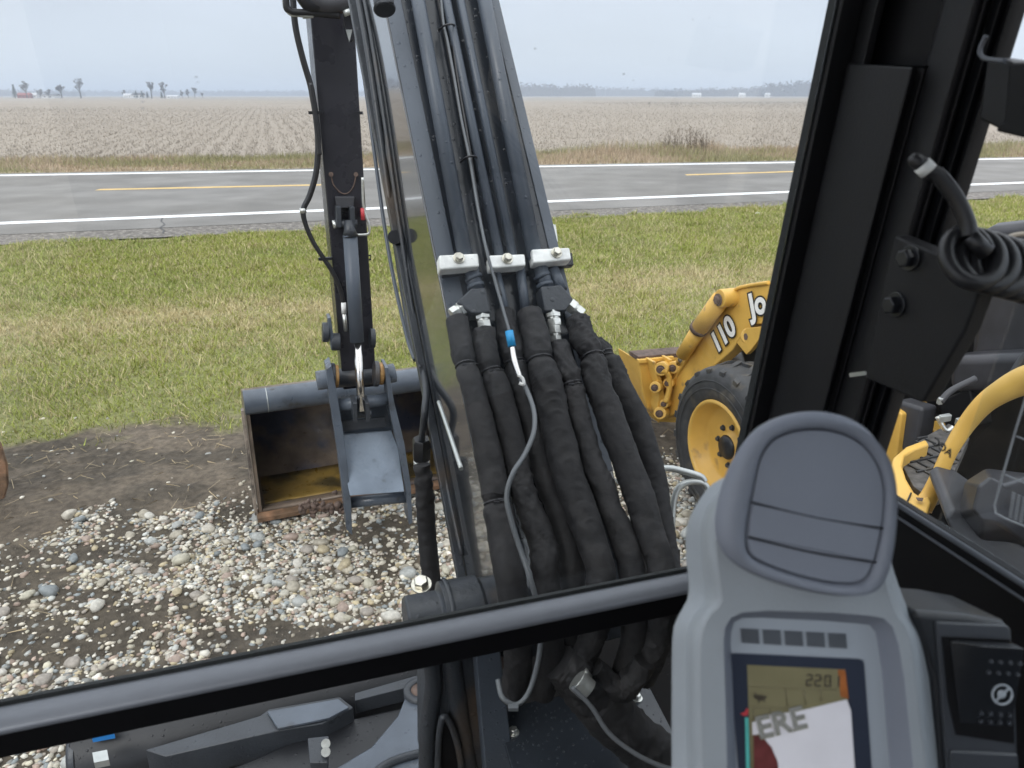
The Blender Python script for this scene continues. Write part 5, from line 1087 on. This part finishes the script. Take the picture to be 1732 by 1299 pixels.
# pod housing as shells of even point count
N_ = 132
def resample(pts, n=N_):
    q = outline(pts, 8); q = q+[q[0]]; L_ = [0]
    for a_, b_ in zip(q, q[1:]): L_.append(L_[-1]+math.hypot(a_[0]-b_[0], a_[1]-b_[1]))
    out = []; j = 0
    for i in range(n):
        s0 = L_[-1]*i/n
        while L_[j+1] < s0: j += 1
        t_ = (s0-L_[j])/max(L_[j+1]-L_[j], 1e-9); out.append((q[j][0]*(1-t_)+q[j+1][0]*t_, q[j][1]*(1-t_)+q[j+1][1]*t_))
    return out
def ringm(pts, d): return [MO(x, y, d) for x, y in resample(pts)]
pod = MB()
def ringz(pts, dz): return [P(x, y, zm+dz) for x, y in resample(pts)]
def mixo(k): return [(a_*(1-k)+b_*k, c_*(1-k)+d_*k) for (a_, c_), (b_, d_) in zip(body_o, front_o)]
pod.loft([ringz(inset(body_o, (1385, 1200), .90), .13), ringz(inset(body_o, (1385, 1200), .985), .075), ringz(body_o, .055), ringz(mixo(.10), .046), ringz(mixo(.42), .041), ringz(mixo(.50), .036), ringz(mixo(.60), .018), ringz(mixo(.75), .006), ringz(mixo(.92), .0005), ringm(front_o, 0.0)], cap0=True, cap1=False)
# ring from front outline to recess: match by angle around the recess centre
pod = pod.build('monitor', M['podgrey'], EX)
# face plate with rectangular recess opening (triangulated between two loops)
def face_with_hole(outer, hole, d, name, m_, parent):
    bm = bmesh.new(); L0 = WL[parent.name]
    vo = [bm.verts.new(MO(x, y, d)-L0) for x, y in outer]; vh = [bm.verts.new(MO(x, y, d)-L0) for x, y in hole]
    ed = [bm.edges.new((vo[i], vo[(i+1) % len(vo)])) for i in range(len(vo))]+[bm.edges.new((vh[i], vh[(i+1) % len(vh)])) for i in range(len(vh))]
    bmesh.ops.triangle_fill(bm, edges=ed, use_beauty=True, normal=Zm)
    me = bpy.data.meshes.new(name); bm.to_mesh(me); bm.free(); me.materials.append(m_); o = bpy.data.objects.new(name, me); COL.objects.link(o); o.parent = parent; WL[o.name] = L0.copy(); return o
fo = resample(front_o); fo_c = [(x, y) for x, y in fo]
rc_o = [(1236, 1440), (1230, 1300), (1226, 1150), (1224, 1085), (1226, 1062), (1236, 1045), (1256, 1036), (1300, 1033), (1400, 1036), (1470, 1041), (1495, 1046), (1510, 1060), (1520, 1090), (1530, 1150), (1545, 1300), (1552, 1440)]
rh = rc_o
face_with_hole(fo_c, rh, -.0002, 'face_plate', M['podgrey'], pod)
rin = inset(rh, (1385, 1240), .97); rin = [(x, y+(14 if y < 1100 else 0)) for x, y in rin]
rin2 = [(1262, 1440), (1256, 1300), (1250, 1150), (1246, 1100), (1247, 1082), (1252, 1064), (1266, 1057), (1300, 1056), (1400, 1061), (1465, 1066), (1488, 1069), (1498, 1080), (1502, 1100), (1510, 1150), (1522, 1300), (1530, 1440)]
MB().loft([[MO(x, y, -.0002) for x, y in rh], [MO(x*.85+x2*.15, y*.85+y2*.15, -.002) for (x, y), (x2, y2) in zip(rh, rin2)], [MO(x, y, -.016) for x, y in rin2]], cap0=False, cap1=False).build('recess_wall', M['ventgrey'], pod)
MB().prism([MO(x, y, -.016) for x, y in rin2], -Zm*.004).build('screen_panel', M['bezel'], pod)
scr_d = -.0155
for x0, y0 in ((1263, 1074), (1301, 1076), (1339, 1078), (1377, 1080), (1415, 1082)):
    MB().prism([MO(x, y, scr_d) for x, y in ((x0, y0), (x0+31, y0+1.5), (x0+33, y0+27), (x0+2, y0+25))], Zm*.0006).build('menu_key', M['keys'], pod)
MB().prism([MO(x, y, scr_d) for x, y in ((1244, 1121), (1248, 1117), (1255, 1117), (1468, 1127), (1476, 1130), (1478, 1138), (1500, 1440), (1268, 1440))], Zm*.0006).build('screen_surround', M['lcdframe'], pod, bevel=.0002)
lcd = MB().prism([MO(x, y, scr_d+.0008) for x, y in ((1274, 1137), (1444, 1145), (1468, 1440), (1284, 1440))], Zm*.0003).build('display', M['lcd'], pod)
MB().prism([MO(x, y, scr_d+.0012) for x, y in ((1431, 1145), (1444, 1146), (1450, 1196), (1436, 1192))], Zm*.0001).build('orange_strip', M['lcdorange'], pod)
# seven segment digits
def seg(dx, dy, ch, s0=1.0):
    S = {'a': ((0, 0), (9, 0)), 'b': ((9, 0), (9, 9)), 'c': ((9, 9), (9, 18)), 'd': ((0, 18), (9, 18)), 'e': ((0, 9), (0, 18)), 'f': ((0, 0), (0, 9)), 'g': ((0, 9), (9, 9))}
    D_ = {'2': 'abged', '0': 'abcdef', '1': 'bc'}[ch]; q = MB()
    for c in D_:
        (x0, y0), (x1, y1) = S[c]; q.tube([MO(dx+x0, dy+y0, scr_d+.0014), MO(dx+x1, dy+y1, scr_d+.0014)], .00062, n=6, sub=1)
    return q.build('digit', M['lcdink'], lcd)
for x, c in ((1377, '2'), (1392, '2'), (1409, '0'), (1424, '1')): seg(x, 1154+(x-1377)*.05, c)
MB().tube([MO(1402.5, 1160, scr_d+.0014), MO(1402.5, 1161, scr_d+.0014)], .0007, n=6, sub=1).build('digit_dot', M['lcdink'], lcd)
ln = [((1278, 1175), (1430, 1180)), ((1280, 1208), (1360, 1212)), ((1284, 1212), (1314, 1213)), ((1284, 1212), (1286, 1240)), ((1314, 1213), (1315, 1236)), ((1340, 1178), (1344, 1208)), ((1372, 1180), (1376, 1206)), ((1400, 1180), (1403, 1200))]
for a_, b_ in ln: MB().tube([MO(*a_, scr_d+.0012), MO(*b_, scr_d+.0012)], .0004, n=4, sub=1).build('ghost_line', M['lcdline'], lcd)
# running animal speed symbol
MB().prism([MO(x, y, scr_d+.0012) for x, y in ((1282, 1186), (1286, 1190), (1288, 1183), (1290, 1188), (1300, 1189), (1308, 1191), (1307, 1195), (1304, 1195), (1306, 1202), (1302, 1199), (1296, 1199), (1294, 1205), (1292, 1198), (1286, 1194))], Zm*.0002).build('speed_symbol', M['lcdink'], lcd)
# reflection in the display glass, painted as flat card, maroon patch and letters
card = MB().prism([MO(x, y, scr_d+.0018) for x, y in ((1310, 1223), (1340, 1219), (1372, 1214), (1446, 1196), (1453, 1215), (1468, 1440), (1335, 1440), (1325, 1300), (1312, 1275), (1302, 1262), (1294, 1256), (1283, 1258), (1282, 1236))], Zm*.0003).build('painted_reflection', M['lcdreflection'], lcd)
MB().prism([MO(x, y, scr_d+.0024) for x, y in ((1284, 1256), (1300, 1262), (1315, 1278), (1326, 1305), (1332, 1440), (1286, 1440))], Zm*.0003).build('maroon_reflection', M['maroon'], lcd)
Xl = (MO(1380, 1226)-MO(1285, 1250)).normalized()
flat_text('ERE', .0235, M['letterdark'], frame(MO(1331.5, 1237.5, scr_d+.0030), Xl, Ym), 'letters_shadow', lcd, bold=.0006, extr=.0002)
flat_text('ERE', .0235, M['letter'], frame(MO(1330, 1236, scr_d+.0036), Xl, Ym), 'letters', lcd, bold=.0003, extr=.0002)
MB().prism([MO(x, y, scr_d+.0012) for x, y in ((1270, 1228), (1276, 1228), (1281, 1440), (1275, 1440))], Zm*.0003).build('gauge_bar', M['teal'], pod)
MB().prism([MO(x, y, scr_d+.0012) for x, y in ((1262, 1221), (1270, 1218), (1273, 1211), (1276, 1214), (1275, 1224), (1268, 1225))], Zm*.0003).build('gauge_mark', M['red'], pod)
# ---- round louvre vent on top of the pod
vo_ = [(1268, 735), (1300, 712), (1340, 699), (1385, 696), (1430, 705), (1468, 728), (1493, 765), (1504, 810), (1507, 870), (1503, 930), (1492, 975), (1470, 1000), (1435, 1008), (1385, 1004), (1325, 990), (1270, 970), (1232, 945), (1213, 915), (1209, 880), (1215, 840), (1235, 785)]
vi_ = [(1290, 745), (1318, 730), (1350, 724), (1385, 725), (1420, 735), (1448, 755), (1468, 785), (1477, 820), (1476, 862), (1469, 905), (1459, 945), (1448, 968), (1428, 978), (1385, 976), (1330, 963), (1285, 947), (1258, 932), (1250, 912), (1252, 872), (1262, 820), (1272, 775)]
vr = lambda pts, d: [MO(x, y, d) for x, y in resample(pts, 120)]
vc_ = (1366, 855)
vent = MB(); vrz = lambda pts, dz: [P(x, y, zm-dz) for x, y in resample(pts, 120)]
vent.loft([vrz(inset(vo_, vc_, .86), -.05), vrz(inset(vo_, vc_, .96), -.01), vrz(vo_, .006), vrz(inset(vo_, vc_, .985), .016), vr([(a_*.5+b_*.5, c_*.5+d_*.5) for (a_, c_), (b_, d_) in zip(vo_, vi_)], .0225), vr(inset(vi_, vc_, 1.02), .0185), vr(inset(vi_, vc_, 1.0), .0145)], cap0=True, cap1=False)
vent = vent.build('air_vent', M['ventgrey'], EX)
MB().loft([vr(inset(vi_, vc_, .985), .012), vr(inset(vi_, vc_, .985), .0160), vr(inset(vi_, vc_, .975), .0168)], cap0=False, cap1=True).build('vent_flap', M['ventgrey'], vent)
MB().loft([vr(inset(vi_, vc_, 1.01), .0135), vr(inset(vi_, vc_, 1.01), .0137)], cap0=True, cap1=True).build('vent_gap', M['cabdeep'], vent)
# two louvre grooves as slats stepped down
ye = lambda y, x: y+(x-1252)*.155
inn = resample(vi_, 240); low = [(x, y) for x, y in inset(inn, vc_, .97) if y > 842+(x-1252)*.19]
for k, (ya_, yb_, dz) in enumerate(((843, 899, .0186), (901, 990, .0177))):
    def clip(pl, fn):
        out = []
        for i in range(len(pl)):
            p, q = pl[i-1], pl[i]; a_, b_ = fn(p), fn(q)
            if (a_ > 0) != (b_ > 0): t_ = a_/(a_-b_); out.append((p[0]+(q[0]-p[0])*t_, p[1]+(q[1]-p[1])*t_))
            if b_ > 0: out.append(q)
        return out
    poly = clip(inset(resample(vi_, 60), vc_, .965), lambda p: p[1]-(ya_+(p[0]-1252)*.20+2)); poly = clip(poly, lambda p: (yb_+(p[0]-1252)*.20-1)-p[1])
    MB().prism([MO(x, y, dz) for x, y in poly], -Zm*.004).build('vent_slat', M['ventgrey'], vent, bevel=.0006)
for ya_, xa, xb in ((843, 1258, 1473), (900, 1253, 1462)):
    MB().tube([MO(xa, ya_, .0180), MO((xa+xb)/2, ya_+(xb-xa)*.122, .0180), MO(xb, ya_+(xb-xa)*.2, .0180)], .0007, n=6, sub=6).build('slat_groove', M['cabdeep'], vent)
# ---- rocker switch panel right of the monitor
zs = .60
def SWP(px, py, d=0): return P(px, py, zs)+Zm*d
pan = MB().prism([SWP(x, y) for x, y in ((1540, 1032), (1640, 1040), (1702, 1052), (1712, 1062), (1722, 1200), (1732, 1480), (1600, 1480), (1575, 1150))], -Zm*.08).build('switch_panel', M['switch'], EX, bevel=.006)
MB().prism([SWP(x, y, .002) for x, y in ((1580, 1050), (1702, 1056), (1708, 1064), (1716, 1180), (1724, 1480), (1612, 1480))], -Zm*.006).build('switch_bezel', M['switchbezel'], pan, bevel=.002)
MB().prism([SWP(x, y, .003) for x, y in ((1590, 1075), (1705, 1080), (1712, 1255), (1614, 1240), (1600, 1180))], -Zm*.003).build('switch_well', M['cabdeep'], pan)
rk = MB().loft([[SWP(x, y, d) for x, y, d in ((1600, 1080, .003), (1708, 1084, .003), (1712, 1228, .003), (1618, 1222, .003))], [SWP(x, y, d) for x, y, d in ((1634, 1076, .022), (1702, 1080, .022), (1708, 1196, .006), (1640, 1190, .006))]], smooth=False).build('rocker_switch', M['switch'], pan, bevel=.003)
for row, (y, dz) in enumerate(((1104, .0185), (1124, .0160), (1200, .0065), (1214, .006))):
    for k in range(4): MB().cyl(SWP(1651+k*16, y+k*1.2, dz-.001), SWP(1651+k*16, y+k*1.2, dz+.001), .0016, n=10).build('grip_dot', M['switchbezel'], rk)
ic = SWP(1678, 1164, .0115); q = MB(); rg = [ic+Xm*(math.cos(t_)*.0075)+Ym*(math.sin(t_)*.0075)+Zm*.0008 for t_ in [2*PI*k/24 for k in range(25)]]; q.tube(rg, .0009, n=6, sub=1)
q.tube([ic+Xm*-.005+Ym*-.005+Zm*.001, ic+Xm*.005+Ym*.005+Zm*.001], .0009, n=6, sub=1); q.lathe(ic+Zm*.0002, Zm, [(0, 0), (0.0005, .0032), (0, .0034)], n=16); q.build('lamp_symbol', M['switchicon'], rk)
MB().prism([SWP(x, y, .004) for x, y in ((1602, 1265), (1718, 1272), (1722, 1480), (1612, 1480))], -Zm*.004).build('switch_well', M['switchbezel'], pan, bevel=.002)
